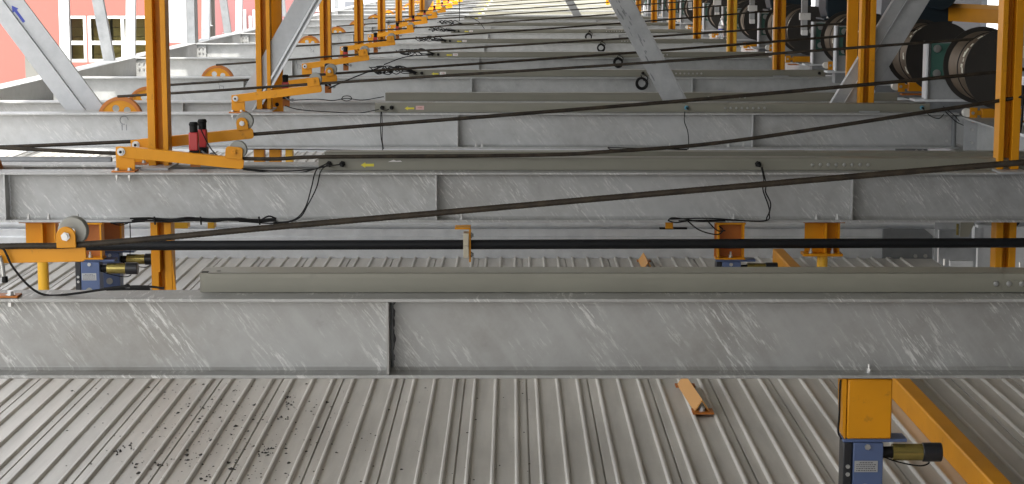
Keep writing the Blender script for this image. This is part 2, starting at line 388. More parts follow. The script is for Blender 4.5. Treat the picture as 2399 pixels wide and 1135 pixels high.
# ---------------------------------------------------------------- cable trays on the beams
be = beams[3]
MB().box(3.74, 3.752, -.004, .19, -.285, -.015).build('end_plate', 'galv_dark', be)
MB().box(3.80, 3.93, -.10, -.09, -.36, -.03).build('cleat_plate', 'galv_brace', be)
MB().box(3.95, 4.12, -.14, -.13, -.45, -.02).build('cover_plate', 'galv_bright', be)
q = MB()
for z_ in (-.05, -.13, -.24): q.cyl((3.70, .085, z_), (3.70, .07, z_), .013, n=6); q.cyl((3.87, -.10, z_), (3.87, -.115, z_), .013, n=6)
q.build('cleat_bolts', 'steel_bolt', be)
def screws(mb, xs_, z, y):
    for x in xs_:
        mb.lathe([(0, -.006), (.007, -.005), (.0105, 0), (.0105, .001)], (x, y, z), 'y', 14)
trays = []
TH = .072
for i, Y in enumerate(BY):
    xa, xb = -1.17, 3.56
    if i == 1 or i == 0: xb = 4.6
    yo = .13 if i not in (2, 4) else .06
    t = thing('cable_tray', f'{ORD[i]} grey-green cable tray counted from the foreground, lying on a beam', 'cable tray', (0, Y + yo, 0), 'grey-green cable trays on the cross beams')
    d = .15 if i == 0 else .12
    # folded sheet channel, open at the back underneath
    g = MB(); z0 = .002
    prof = [(0, z0), (.0, z0 + TH - .003), (.003, z0 + TH), (d, z0 + TH), (d, z0), (d - .003, z0), (d - .003, z0 + TH - .003), (.003, z0 + TH - .003), (.003, z0)]
    g.prism(prof, 'x', xa, xb)
    g.build('tray_body', 'tray_paint', t, bevel=.0012 if i < 4 else 0)
    lid = MB(); lid.box(xa + .012, min(xb, 1.84) , -.0025, -.0005, z0 + TH - .018, z0 + TH + .0025)
    lid.box(xa + .03, min(xb, 1.84), -.0025, d - .01, z0 + TH + .0005, z0 + TH + .003); lid.build('lid', 'tray_paint', t)
    if i < 9:
        sp = MB(); a = 1.82; w_ = .35
        sp.box(a + .02, a + w_, -.0035, -.0007, .004, TH * .68); sp.build('splice_plate', 'tray_paint', t)
        q = MB(); screws(q, [a - .005 + k * .048 for k in range(8)], TH * .5, -.0036); q.build('splice_screws', 'steel_bolt', t)
    if i == 0:
        q = MB(); q.cyl((xa + .065, .04, TH + .0035), (xa + .065, .04, TH + .0055), .009, n=16)
        q.box(xa + .004, xa + .03, .012, .04, TH + .003, TH + .0052); q.build('tray_holes', 'rubber', t)
    if i > 0 and i not in (2, 4):
        q = MB(); ax = at(865, 390, 11.43).x; z = .033
        q.add([(ax - .05, -.0032, z), (ax - .022, -.0032, z + .017), (ax - .022, -.0032, z + .008), (ax + .03, -.0032, z + .008), (ax + .03, -.0032, z - .008), (ax - .022, -.0032, z - .008), (ax - .022, -.0032, z - .017)], [(0, 1, 2, 3, 4, 5, 6)])
        q.build('arrow_sticker', 'yellow_sticker', t)
        if i != 1:
            q = MB().box(ax + .045, ax + .115, -.0035, -.001, z - .012, z + .022).build('paper_label', 'white_sticker' if i != 3 else 'pink_sticker', t)
            text('A-00' + str(i), .016, 'red_plastic', q, (ax + .08, -.0042, z + .006), name='label_text')
        else:
            MB().add([(ax + .115, -.0032, .052), (ax + .15, -.0032, .066), (ax + .165, -.0032, .058), (ax + .19, -.0032, .061), (ax + .20, -.0032, .053)], [(0, 1, 2, 3, 4)]).build('torn_sticker', 'white_sticker', t)
    trays.append(t)

# ---------------------------------------------------------------- orange posts
def cpost(mirror=1, h=4.0):
    p = [(-.0625, -.0625), (-.016, -.0625), (-.016, .02), (.030, .02), (.030, -.0625), (.0625, -.0625), (.0625, .0625), (-.0625, .0625)]
    if mirror < 0: p = [(-a, b_) for a, b_ in reversed(p)]
    return MB().prism(p, 'z', .012, h)
def mkpost(mirror, mat, label):
    t = thing('steel_post', label, 'post', (0, 0, 0), 'orange steel posts standing on the cross beams')
    cpost(mirror, 3.72).build('post_shaft', mat, t, bevel=.003)
    MB().box(-.085, .085, -.22, .16, .0015, .012).build('base_plate', 'galv_brace', t)
    return t
pl, pr = None, None; n_ = 0; POSTX = {3: 618.5, 5: 764, 6: 842, 7: 895, 8: 935.5, 9: 965.5}
for i, Y in enumerate(BY):
    if i in (0, 2, 4) or i > 13: continue
    n_ += 1
    ll = f'{ORD[n_-1]} tall orange channel post counted from the front, in the left row'
    lr = f'{ORD[n_-1]} tall orange channel post counted from the front, in the right row'
    if pl is None:
        pl = mkpost(1, 'orange', ll); pl.location = (at(377, 388, Y + .36).x, Y + .36, 0)
        pr = mkpost(-1, 'orange', lr); pr.location = (2.985, Y + .135, 0)
    else:
        yy = Y + {3: .40}.get(i, .24); c = copy_tree(pl, (at(POSTX[i], 100, yy).x if i in POSTX else -2.2, yy, 0), ll)
        c = copy_tree(pr, (3.02 + .01 * n_, Y + .30 if i != 3 else Y + .30, 0), lr)
        if n_ == 4: 
            for ch in c.children:
                if ch.name.startswith('post_shaft'): ch.data = ch.data.copy(); ch.data.materials[0] = MAT['yellow_orange']
for x, s, lab in ((-2.05, 1, 'flat orange plate post with a round hole, behind the left diagonal brace'), (2.965, -1, 'flat orange plate post behind the right diagonal brace')):
    t = thing('plate_post', lab, 'post', (x, 16.62, 0), 'flat orange plate posts')
    MB().box(-.046, .046, 0, .06, -.3, 3.7).build('post_shaft', 'orange', t, bevel=.003)
    MB().cyl((-.005, -.003, .035), (-.005, -.001, .035), .017, n=20).build('bolt_hole', 'rubber', t)
# ---------------------------------------------------------------- post stubs hanging below beam two
def hstub(x, Y, zb, flare, label):
    t = thing('hanging_column', label, 'column', (x, Y, 0), 'orange columns hanging below the second beam')
    p = [(-.06, -.0625), (-.016, -.0625), (-.016, .02), (.022, .02), (.022, -.0625), (.065, -.0625), (.065, .0625), (-.06, .0625)]
    MB().prism(p, 'z', zb, -FH - .003).build('shaft', 'orange', t, bevel=.003)
    if flare:
        MB().prism([(.066, -.5), (.066, zb), (.105, zb)], 'y', -.06, -.045).build('gusset', 'orange', t)
        MB().prism([(-.01, -.43), (.0, -.43), (.0, -.60), (-.01, -.60)], 'y', -.10, -.0).build('rib', 'orange', t)
    return t
hstub(at(382, 600, 11.4).x, 11.4, -.93, True, 'orange flared column hanging below the second beam, left of the foreground tray')
hstub(at(2349, 600, 11.6).x, 11.6, -.93, False, 'orange column hanging below the second beam near the right edge')

# ---------------------------------------------------------------- diagonal braces
def brace(xb, slope, Y, w, sp, front, label, z1=3.75, zb=.0, step=.03, mat='galv_brace', grp='galvanized diagonal braces', flip=False):
    """channel brace: front flange strip and recessed face, leaning in the X-Z plane"""
    t = thing('diagonal_brace', label, 'brace', (xb, Y, 0), grp)
    def row(a0, a1, y0, y1):
        P = [(a0 + slope * zb, zb), (a1 + slope * zb, zb), (a1 + slope * z1, z1), (a0 + slope * z1, z1)]
        return MB().prism(P, 'y', y0, y1)
    s0 = -w / 2; s1 = -w / 2 + sp
    if flip: row(w / 2 - sp, w / 2, -front, step).build('front_flange', mat, t, bevel=.002); row(-w / 2, w / 2 - sp - .001, 0, step - .001).build('web', mat, t, bevel=.002)
    else: row(s0, s1, -front, step).build('front_flange', mat, t, bevel=.002); row(s1 + .001, w / 2, 0, step - .001).build('web', mat, t, bevel=.002)
    return t
A = brace(-3.68, -.72, 16.42, .345, .17, .03, 'wide galvanized brace leaning left with a blue arrow mark, at upper left')
q = MB(); 
az, ax = .83, -3.68 - .72 * .83 + .035
dx, dz = -.585, .81
def arr(u, v): return (ax - A.location.x + dx * u + dz * v, -.0025, az + dz * u - dx * v)
q.add([arr(*p) for p in ((-.09, -.012), (-.09, .012), (.03, .012), (.03, .032), (.085, 0), (.03, -.032), (.03, -.012))], [(0, 1, 2, 3, 4, 5, 6)])
q.build('arrow_mark', 'blue_ink', A)
B = brace(-2.31, .585, 16.42, .225, .17, .0, 'galvanized channel brace leaning right with a double edge lip, beside the left orange posts', step=.05)
lp = MB()
for a0, a1 in ((.062, .082), (.108, .128)):
    lp.prism([(a0 , 0), (a1, 0), (a1 + .585 * 3.7, 3.7), (a0 + .585 * 3.7, 3.7)], 'y', -.03, -.002)
lp.build('edge_lip', 'galv_bright', B)
C_ = brace(1.455, -.555, 16.38, .215, .20, .0, 'flat galvanized brace with dark stains leaning left in the middle of the picture', zb=.0)
st = MB()
for k in range(26):
    z = random.uniform(.25, 1.0); x = -.555 * z + random.choice((-.07, -.05, -.02)) + random.gauss(0, .012) + .0
    l = random.uniform(.008, .035); w_ = random.uniform(.002, .007)
    pts = [(x + dx2 * w_ - .555 * dz2 * l, -.0022, z + dz2 * l) for dx2, dz2 in ((-1, -.8), (.3, -1), (1, -.1), (.6, .9), (-.4, 1), (-1.1, .3))]
    st.add(pts, [tuple(range(6))])
st.build('stains', 'galv_dark', C_)
D = brace(2.87, .585, 16.42, .32, .11, .03, 'galvanized brace leaning right with a bright front edge, beside the right orange posts')
lp = MB()
for a0 in (-.16, -.048): lp.prism([(a0, .0), (a0 + .008, .0), (a0 + .008 + .585 * 3.7, 3.7), (a0 + .585 * 3.7, 3.7)], 'y', -.036, -.0305)
lp.build('edge_lip', 'galv_bright', D)
brace(1.66, -.56, 47.0, .21, .17, 0, 'small far flat brace leaning left above the distant trays', grp='far galvanized diagonal braces', zb=.05)
brace(-2.32, .585, 47.0, .24, .15, 0, 'small far brace leaning right beside the distant orange levers', grp='far galvanized diagonal braces', zb=.05)
brace(2.9, .585, 47.0, .24, .15, 0, 'small far brace leaning right beyond the right posts', grp='far galvanized diagonal braces', zb=.05)

# ---------------------------------------------------------------- sheaves
def sheave(label):
    t = thing('pulley_wheel', label, 'pulley', (0, 0, 0), 'orange pulley wheels behind the beams')
    def wheel(y):
        q = MB(); r = .192
        q.lathe([(r, y), (r, y + .006), (r - .016, y + .014), (r, y + .024), (r, y + .03), (r - .03, y + .03), (r - .03, y), (r, y)], (0, 0, 0), 'y', 56)
        return q
    for y in (0, .045): wheel(y).build('rim', 'rusty_orange' , t)
    cu = bpy.data.curves.new('disc', 'CURVE'); cu.dimensions = '2D'; cu.fill_mode = 'BOTH'; cu.extrude = .005
    def ring(cx, cy, r, n):
        sp = cu.splines.new('POLY'); sp.points.add(n - 1); sp.use_cyclic_u = True
        for k in range(n): sp.points[k].co = (cx + r * math.cos(2 * math.pi * k / n), cy + r * math.sin(2 * math.pi * k / n), 0, 1)
    ring(0, 0, .166, 64)
    for k in range(6): ring(.098 * math.cos(R(60 * k + 50)), .098 * math.sin(R(60 * k + 50)), .030, 24)
    tmp = bpy.data.objects.new('disc', cu); me = bpy.data.meshes.new_from_object(tmp); bpy.data.objects.remove(tmp)
    me.materials.clear(); me.materials.append(MAT['orange'])
    d = bpy.data.objects.new('disc', me); COL.objects.link(d); d.parent = t; d.rotation_euler = (R(90), 0, 0); d.location = (0, .012, 0)
    MB().cyl((0, -.012, 0), (0, .09, 0), .034, n=24).build('hub', 'orange', t)
    MB().cyl((0, -.03, 0), (0, .11, 0), .017, n=16).build('axle', 'steel_bolt', t)
    return t
sh = None; k_ = 0
for i, Y in enumerate(BY):
    if i in (0, 2) or i > 14: continue
    lab = f'{ORD[k_]} round orange pulley wheel counted from the front, behind the left end of a beam'; k_ += 1
    x = -3.37; yy = Y + .26; z = -.07
    if i == 1: x = -3.31; z = -.03; yy = Y + .22
    if i == 4: x = at(348, 230, 17.8).x
    if sh is None: sh = sheave(lab); sh.location = (x, yy, z)
    else: copy_tree(sh, (x, yy, z), lab)

# ---------------------------------------------------------------- tension levers with rope roller
def lever(slope, L, label, open_roller=False, zp=.122, fo=0):
    t = thing('tension_lever', label, 'lever', (0, 0, 0), 'orange tension levers with rope rollers')
    MB().box(-.075, .065, -.065, .055, .0015, .011).build('base_plate', 'rusty_orange', t)
    g = MB(); g.prism([(-.058, .0115), (.055, .0115), (.055, .10), (.055, .15), (-.058, .15)], 'y', -.006, .004); g.box(-.058, -.048, .0045, .05, .0115, .149)
    g.build('pivot_bracket', 'orange', t, bevel=.002)
    a = math.atan(slope)
    arm = MB(); M = Matrix.Translation((-.025, 0, zp)) @ Matrix.Rotation(-a, 4, 'Y')
    ec = .012
    poly = [(-.012, -.034), (L - ec, -.034), (L, -.034 + ec), (L, .030 - ec), (L - ec, .032), (-.012, .032)]
    arm.prism(poly, 'y', -.022, -.014, M); arm.prism([(.03, .022), (L - .02, .022), (L - .02, .032), (.03, .032)], 'y', -.0135, .035, M)
    arm.build('arm', 'orange', t, bevel=.002)
    e = MB(); cx = L - .062
    if open_roller:
        er = .036; ear = [(cx - er, .025), (cx + er, .025)] + [(cx + er * math.cos(u * math.pi / 10), .068 + er * math.sin(u * math.pi / 10)) for u in range(11)]
    else:
        hw = .052; cr_ = .02; ear = [(cx - hw, .025), (cx + hw, .025)] + [(cx + hw - cr_ + cr_ * math.cos(u * math.pi / 8), .098 - cr_ + cr_ * math.sin(u * math.pi / 8)) for u in range(5)] + [(cx - hw + cr_ - cr_ * math.sin(u * math.pi / 8), .098 - cr_ + cr_ * math.cos(u * math.pi / 8)) for u in range(5)]
    e.prism(ear, 'y', -.034 - fo, -.024 - fo, M); e.build('roller_ear', 'orange', t, bevel=.002)
    r = MB(); cen = M @ Vector((cx + (.014 if open_roller else .018), 0, .08))
    r.lathe([(.012, -.018), (.052, -.018), (.055, -.012), (.046, .004), (.055, .02), (.052, .026), (.012, .026), (.012, -.018)], cen, 'y', 36)
    r.build('roller', 'roller_steel', t)
    p = MB(); c2 = M @ Vector((cx, 0, .068))
    p.cyl((c2.x, -.05 - fo, c2.z), (c2.x, .03, c2.z), .011, n=12)
    p.cyl((c2.x, -.042 - fo, c2.z), (c2.x, -.036 - fo, c2.z), .017, n=6 if open_roller else 20); p.build('roller_pin', 'steel_bolt' if open_roller else 'orange', t)
    b_ = MB(); b_.cyl((-.022, -.024, zp), (-.022, -.029, zp), .024, n=24); b_.cyl((-.022, -.029, zp), (-.022, -.043, zp), .017, n=6); b_.build('pivot_bolt', 'steel_bolt', t)
    MB().cyl((-.022, -.043, zp), (-.022, -.0445, zp), .009, n=16).build('bolt_socket', 'rubber', t)
    q = MB()
    for x in (-.045, .03):
        bolt(q, x, -.045, .0115, shank=0, r=.012); q.cyl((x, -.045, -.014), (x, -.045, -.03), .013, n=6); q.cyl((x, -.045, -.03), (x, -.045, -.05), .006, n=8)
    q.build('base_bolts', 'steel_bolt', t)
    return t
RX = -1.66
k_ = 0
ZR = []
for i, Y in enumerate(BY):
    sl_ = {0: .02, 1: -.10, 2: .10}.get(i, .12 + .01 * (i % 3))
    if i > 14: ZR.append(.2); continue
    zarm = .122 + sl_ * .66
    lab = {0: 'orange lever with a large grey roller at the left edge, on the foreground beam',
           1: 'orange lever sloping down to the right beside the two red switches, on the second beam',
           2: 'orange lever rising to the right behind the two red switches, with an exposed grey roller'}.get(i, f'{ORD[i]} orange tension lever counted from the front, in the receding left row')
    lv = lever(sl_, .74 if i else .80, lab, open_roller=i in (0, 2, 4), zp=.143 if i == 0 else .122, fo=.03 if i == 0 else 0)
    lv.location = ((-2.32 if i != 0 else -2.36), Y + (.065 if i else .112), 0)
    if i == 0:
        t = thing('anchor_plate', 'small rusty orange plate with a bolt head on the left end of the foreground beam', 'plate', (-1.9, Y + .03, .001))
        MB().box(-.12, .075, -.02, .05, 0, .008).build('plate', 'rusty_orange', t, bevel=.002)
        q = MB()
        for x_ in (-.03, .045): bolt(q, x_, .0, .008, shank=0, r=.013); q.cyl((x_, -.0, -.018), (x_, -.0, -.034), .013, n=6)
        q.build('bolts', 'steel_bolt', t)
    ZR.append(zarm + .044)

# ---------------------------------------------------------------- wire ropes
def twisted(pts, r, step=.006):
    mb = MB(); P = bez(pts, 14); L = 0; n = 24; rings = []
    # resample
    Q = [P[0]]; acc = 0
    for a, b_ in zip(P, P[1:]):
        d = (b_ - a).length
        while acc + d >= step:
            t = (step - acc) / d; a = a + (b_ - a) * t; Q.append(a); d = (b_ - a).length; acc = 0
        acc += d
    up = Vector((0, 0, 1)); vs = []
    for j, p in enumerate(Q):
        d = (Q[min(j + 1, len(Q) - 1)] - Q[max(j - 1, 0)]).normalized(); a = d.cross(up).normalized(); b_ = a.cross(d)
        tw = j * step / .095 * 2 * math.pi
        for k in range(n):
            ph = 2 * math.pi * k / n; rr = r * (.90 + .13 * abs(math.cos(3 * (ph - tw))))
            vs.append(p + rr * (math.cos(ph) * a + math.sin(ph) * b_))
    fs = [(j * n + k, j * n + (k + 1) % n, (j + 1) * n + (k + 1) % n, (j + 1) * n + k) for j in range(len(Q) - 1) for k in range(n)]
    return mb.add(vs, fs)
DR = {}   # drum depth for each beam
DY = [5.4, 9.9, 12.2, 15.35, 17.6, 20.3, 26.4, 31.0, 35.9, 40.8, 45.7, 50.6, 55.5, 60.4, 65.3]
RR = .0115
for i, Y in enumerate(BY[:15]):
    y = Y + .075; yd = DY[i]
    zr = ZR[i]; ze = .66
    left = [(-3.37, y + .12, .13), (-2.5, y + .02, .13 + (zr - .13) * .5)]
    if i == 0: pts = [(-3.4, y, .12), at(-60, 580, y), at(200, 573, y), at(640, 533, y), at(1020, 500, y), at(1700, 440, y), at(2399, 381, y), (3.84, y - .3, .68)]
    elif i == 1: pts = [(-3.4, y + .12, .15), at(0, 347, y + .02), at(570, 372, y), at(760, 368, y), at(1250, 364, y), at(1420, 356, y), at(1700, 333, y), at(2170, 263, y), at(2399, 226, y), (3.84, y - .4, .66)]
    elif i == 2: pts = [(-3.4, y + .1, .10), at(0, 345, y), at(350, 330, y), at(595, 315, y), at(1620, 235, y), at(2399, 163, y), (3.84, y + .2, .66)]
    else:
        sag = .012
        pts = left + [(RX, y, zr), ((RX + 3.84) / 2, (y + yd) / 2, (zr + ze) / 2 - sag), (3.84, yd, ze)]
    lab = {0: 'thick twisted wire rope crossing the foreground beam from lower left to right',
           1: 'slack twisted wire rope sagging along the second tray before rising to the right',
           2: 'taut twisted wire rope rising from the exposed roller over the third beam'}.get(i, f'{ORD[i]} dark wire rope counted from the front, rising from its lever to a drum')
    if i < 4: o = twisted(pts, RR, .006 if i == 0 else .009).build('wire_rope', 'rope', angle=80)
    else: o = MB().tube(bez(pts, 8), RR, 8).build('wire_rope', 'rope')
    tag(o, lab, 'wire rope', 'dark steel wire ropes running to the drums')

# ---------------------------------------------------------------- limit switches
def lswitch(label, s=1):
    t = thing('limit_switch', label, 'switch', (0, 0, 0), 'red limit switches')
    MB().box(-.020, .020, -.02, .02, .05, .135).build('switch_body', 'red_plastic', t, bevel=.005)
    q = MB(); q.cyl((0, 0, .135), (0, 0, .165), .018, n=16); q.lathe([(.019, .165), (.021, .172), (.016, .182), (0.0001, .184)], (0, 0, 0), 'z', 16); q.build('rubber_boot', 'rubber', t)
    q = MB(); q.box(-.018, .018, -.018, .02, .022, .05); q.cyl((.0, -.02, .035), (.0, -.032, .035), .012, n=14); q.build('switch_head', 'rubber', t)
    q = MB(); q.tube([(0, -.03, .035), (.02, -.036, .02), (.045, -.038, .018)], .0045, 6); q.cyl((.045, -.045, .018), (.045, -.032, .018), .011, n=14); q.build('roller_lever', 'galv_dark', t)
    MB().box(-.022, .022, .021, .027, -.03, .05).build('mounting_strap', 'rusty_orange', t)
    return t
s1 = lswitch('nearer red limit switch of the pair above the second beam, left one'); s1.location = at(456, 378, 11.43); s1.scale = (1.4, 1.4, 1.3)
copy_tree(s1, at(476, 370, 11.62), 'farther red limit switch of the pair above the second beam, right one')
k_ = 0
for i in range(3, 14):
    Y = BY[i]; p = Vector((-1.9 if i != 4 else -1.72, Y + .26, .10))
    if i == 3: p = at(670, 240, 16.5)
    copy_tree(s1, p, f'{ORD[k_]} small red limit switch counted from the front, behind the receding left levers'); k_ += 1

# ---------------------------------------------------------------- cables
CG = 'black electric cables'
def cable(ptlists, label, r=.004, plug=None):
    o = MB()
    for pts in ptlists: o.tube(bez(pts, 7), r, 7)
    return tag(o.build('electric_cable', 'rubber'), label, 'cable', CG)
def plug(x, i, label, z=.04, right=False):
    Yt = trays[i].location.y
    t = thing('cable_plug', label, 'plug', (x, Yt, z), 'round cable plugs on the trays')
    q = MB(); q.cyl((0, -.003, 0), (0, -.012, 0), .019, n=6); q.cyl((0, -.012, 0), (0, -.03, 0), .013, n=16)
    q.build('gland_nut', 'cyan_plug' if right else 'rubber', t)
    q = MB(); q.cyl((0, -.03, 0), (.008, -.05, -.01), .010, .006, n=12); q.build('cable_boot', 'rubber', t)
    return t
names = {1: 'second', 3: 'fourth', 5: 'sixth', 6: 'seventh', 7: 'eighth', 8: 'ninth'}
for i in (1, 3, 5, 6, 7, 8):
    plug(-1.105, i, f'left black plug of the pair at the left end of the {names[i]} tray')
    plug(-1.025, i, f'right black plug of the pair at the left end of the {names[i]} tray')
    plug(1.485, i, f'single round plug right of centre on the {names[i]} tray', right=i in (3,))
plug(3.49, 3, 'light blue plug at the right end of the fourth tray', right=True)
plug(3.49, 5, 'round plug at the right end of the sixth tray')
Y1 = 11.37
def A1(L, y): return [at(a, b_, y) for a, b_ in L]
cable([A1([(765, 384), (741, 400), (730, 440), (716, 486), (690, 515), (640, 523)], 11.30 - .01), A1([(768, 386), (752, 402), (742, 440), (722, 480), (700, 512), (650, 524), (560, 519)], 11.28)],
      'pair of black cables drooping from the second tray plugs across the beam web')
W = []
for k in range(7):
    L = [(305 + 4 * k, 514 + random.uniform(-3, 4)), (350, 512 + random.uniform(-3, 6)), (400, 518 + random.uniform(-5, 3)), (440, 511 + random.uniform(-3, 6)), (500, 517 + random.uniform(-4, 4)), (560, 514 + random.uniform(-3, 5)), (610, 518 + random.uniform(-5, 2)), (648, 512 + random.uniform(-1, 7))]
    W.append(A1(L, 11.27 + .004 * k))
W.append(A1([(260, 523), (300, 522), (340, 518)], 11.28)); W.append(A1([(646, 512), (630, 507), (610, 517)], 11.27))
cable(W, 'tangled bundle of black cable lying along the bottom flange of the second beam', .005)
for x, w_ in ((362, 'left'), (470, 'middle'), (607, 'right')): tag(MB().cyl(at(x, 508, 11.265), at(x + 2, 527, 11.265), .006, n=6).build('cable_tie', 'rubber'), f'black tie around the {w_} part of the cable bundle on the second beam', 'cable tie', 'black cable ties')
cable([A1([(258, 522), (280, 528), (300, 524)], 11.4), A1([(305, 524), (306, 560), (305, 600)], 11.5)], 'thin black cable dropping below the second beam beside the blue lock', .003)
cable([A1([(570, 398), (610, 402), (660, 408), (710, 404), (755, 392), (796, 386)], 11.33), A1([(480, 372), (520, 390), (570, 396), (640, 401), (700, 400), (740, 396)], 11.36)],
      'black cable running from the red switches to the second tray plugs')
cable([A1([(455, 296), (466, 292), (474, 310), (492, 345), (510, 365), (530, 372)], 11.42)], 'black cable curling down from the top of the red switches')
cable([A1([(1784, 392), (1790, 420), (1788, 445), (1800, 480), (1803, 500), (1792, 518), (1700, 516), (1590, 518)], 11.28), A1([(1786, 392), (1795, 430), (1794, 450), (1806, 478), (1798, 508), (1780, 519), (1660, 512), (1570, 514)], 11.275),
       A1([(1565, 517), (1575, 511), (1600, 513), (1640, 519), (1700, 518)], 11.27), A1([(1565, 517), (1585, 522), (1620, 516)], 11.27),
       A1([(1610, 517), (1640, 540), (1680, 550), (1694, 540), (1685, 530)], 11.2), A1([(1655, 515), (1680, 540), (1700, 541)], 11.2)],
      'black cable falling from the second tray plug and looping along the bottom flange at right')
cable([A1([(893, 262), (892, 290), (893, 320), (897, 350), (888, 354), (800, 352), (700, 351), (580, 350)], 16.02), A1([(895, 262), (896, 300), (896, 330), (899, 350)], 16.01)], 'black cable hanging across the fourth beam web below its left plugs')
cable([A1([(668, 248), (700, 257), (760, 262), (840, 265), (888, 257)], 16.1), A1([(893, 256), (905, 259), (912, 256)], 16.1)], 'thin black cable along the fourth beam top from red switch to plug')
cable([A1([(680, 236), (740, 233), (780, 236), (812, 231), (850, 235), (900, 227)], 17.45), A1([(800, 233), (806, 226), (820, 226), (824, 233), (812, 237), (800, 233)], 17.44)], 'thin black cable with a small knot, above the beam beyond the fourth')
cable([A1([(1605, 262), (1604, 285), (1612, 310), (1613, 345), (1600, 350), (1500, 348), (1424, 346)], 16.02), A1([(1424, 347), (1440, 351), (1520, 349), (1610, 352)], 16.01)], 'black cable hanging from the light plug across the fourth beam web')
cable([A1([(2165, 258), (2180, 272), (2200, 278), (2212, 268)], 15.95), A1([(2215, 262), (2240, 285), (2260, 295)], 16.0), A1([(2210, 250), (2235, 270), (2248, 285)], 16.02)], 'short black cables looping at the right end of the fourth beam')
# loom on the receding left side: each beam from its lever to the tray plugs
for i in (5, 6, 7, 8, 9):
    rnd = random.Random(i); Y = BY[i] + .12; L = []
    for k in range(8):
        L.append([Vector((-1.62 + .1 * rnd.random(), Y - .03, .09 + rnd.uniform(-.03, .03)))] + [Vector((-1.62 + .1 + j * .07, Y - .03 + rnd.uniform(-.02, .02), .075 + rnd.uniform(-.045, .05))) for j in range(5)] + [Vector((-1.105 + .04 * rnd.random(), Y - .035, .05))])
    cable(L, f'messy black cable loom between the lever and tray on the {ORD[i]} beam', .0055)
# small hanging coils of cable
k_ = 0
for i in (5, 6, 7, 8):
    Y = BY[i] - .015; cx, cz = 1.465, -.065; rnd = random.Random(i + 40); P = []
    for k in range(9):
        r0 = .056 + rnd.uniform(-.010, .010); ox, oz = rnd.uniform(-.006, .006), rnd.uniform(-.006, .006)
        P.append([Vector((cx + ox + r0 * math.cos(a * .42), Y - .004 * k, cz + oz + r0 * 1.05 * math.sin(a * .42))) for a in range(16)])
    P.append([Vector((1.49, Y + .07, .03)), Vector((1.53, Y, .0)), Vector((1.52, Y, -.04)), Vector((1.48, Y, -.03))])
    P.append([Vector((cx - .01, Y, .03)), Vector((cx, Y, -.01))])
    cable(P, f'coil of black cable hanging in front of the {ORD[i]} beam web', .0055)
# foreground cable
cable([A1([(-40, 560), (5, 580), (30, 625), (70, 672), (110, 692), (170, 689), (240, 679), (300, 672), (350, 672), (385, 676)], 6.97),
       A1([(245, 677), (290, 671), (300, 668), (310, 674), (350, 676)], 6.97), A1([(250, 679), (300, 678), (352, 678)], 6.975)],
      'black cable looping down from the left edge onto the foreground beam', .0045)
q = MB(); c = at(298, 673, 6.955); q.cyl(c + Vector((-.006, 0, -.012)), c + Vector((.006, 0, .014)), .007, n=6)
cable([A1([(2310, 620), (2360, 560), (2399, 500), (2420, 440)], 13.5)], 'black cable slanting behind the orange column at the right edge', .009)
cable([A1([(2375, 350), (2390, 310), (2396, 260), (2399, 180)], 14.0)], 'thick black cable hanging beside the front right post', .009)
cable([A1([(1077, 50), (1077, 20), (1078, -30)], 36.2)], 'thin black wire hanging straight down over the distant beams', .007)
cable([A1([(1140, 75), (1120, 50), (1085, 37), (1040, 36)], 40.0)], 'thin black cable sagging over the far trays beyond the last left posts', .006)
cable([A1([(900, 152), (950, 134), (1010, 129)], 21.4)], 'thin black cable rising to the right above the sixth beam', .006)
cable([A1([(770, 208), (810, 190), (860, 170), (900, 155)], 17.4)], 'thin black cable rising from the fifth lever to the cable loom', .006)

# ---------------------------------------------------------------- car pallets under the beams
DZ = -.8
def deck(x0, x1, y0, y1, label, phase=.67):
    t = thing('car_pallet', label, 'car pallet', (0, 0, DZ), 'ribbed sheet car pallets under the beams')
    poly = [(x0, 0)]
    k0 = int((x0 - phase) / .3) + 1
    k = k0
    while phase + k * .3 + .29 < x1:
        s = phase + k * .3
        poly += [(s - .004, 0), (s - .0035, -.014), (s + .0035, -.014), (s + .004, 0)]
        for r in (.051, .153, .252):
            c = s + r; poly += [(c - .0105, 0), (c - .008, .009), (c - .0035, .0125), (c + .0035, .0125), (c + .008, .009), (c + .0105, 0)]
        k += 1
    poly += [(x1, 0)]
    g = MB().prism(poly + [(x1, -.02), (x0, -.02)], 'y', y0, y1)
    o = g.build('ribbed_deck', 'deck_sheet', t); o.data.polygons.foreach_set('use_smooth', [False] * len(o.data.polygons))
    # far side rim: sheet side wall with a folded step and a rolled top
    g = MB(); g.prism([(y1 + .001, -.05), (y1 + .001, .15), (y1 + .012, .155), (y1 + .012, .205), (y1 + .06, .205), (y1 + .06, -.05)], 'x', x0, x1 + .02)
    g.build('side_rim', 'galv_bright', t, bevel=.003)
    MB().cyl((x0, y1 + .045, .235), (x1 + .02, y1 + .045, .235), .028, n=20).build('top_rail', 'galv_bright', t)
    g = MB(); g.prism([(x1 - .35, .0), (x1 - .35, .21), (x1 - .06, .21), (x1 - .0, .16), (x1 + .0, -.05), (x1 - .12, -.05), (x1 - .3, .012)], 'y', y1 - .02, y1)
    g.build('corner_plate', 'galv_dark', t, bevel=.003)
    q = MB()
    for x, z in ((x1 - .20, .12), (x1 - .08, .12), (x1 - .12, .02), (x1 - .05, .02)): q.cyl((x, y1 - .022, z), (x, y1 - .035, z), .014, n=6)
    q.build('corner_bolts', 'steel_bolt', t)
    return t
deck(-6.6, 2.94, 5.2, 13.16, 'ribbed grey sheet pallet with mud specks, filling the bottom of the picture')
deck(-6.6, 4.6, 13.9, 21.0, 'ribbed grey sheet pallet glimpsed below the fourth beam')
deck(-6.6, 4.6, 21.8, 29.0, 'ribbed grey sheet pallet farther back, almost hidden by the beams')
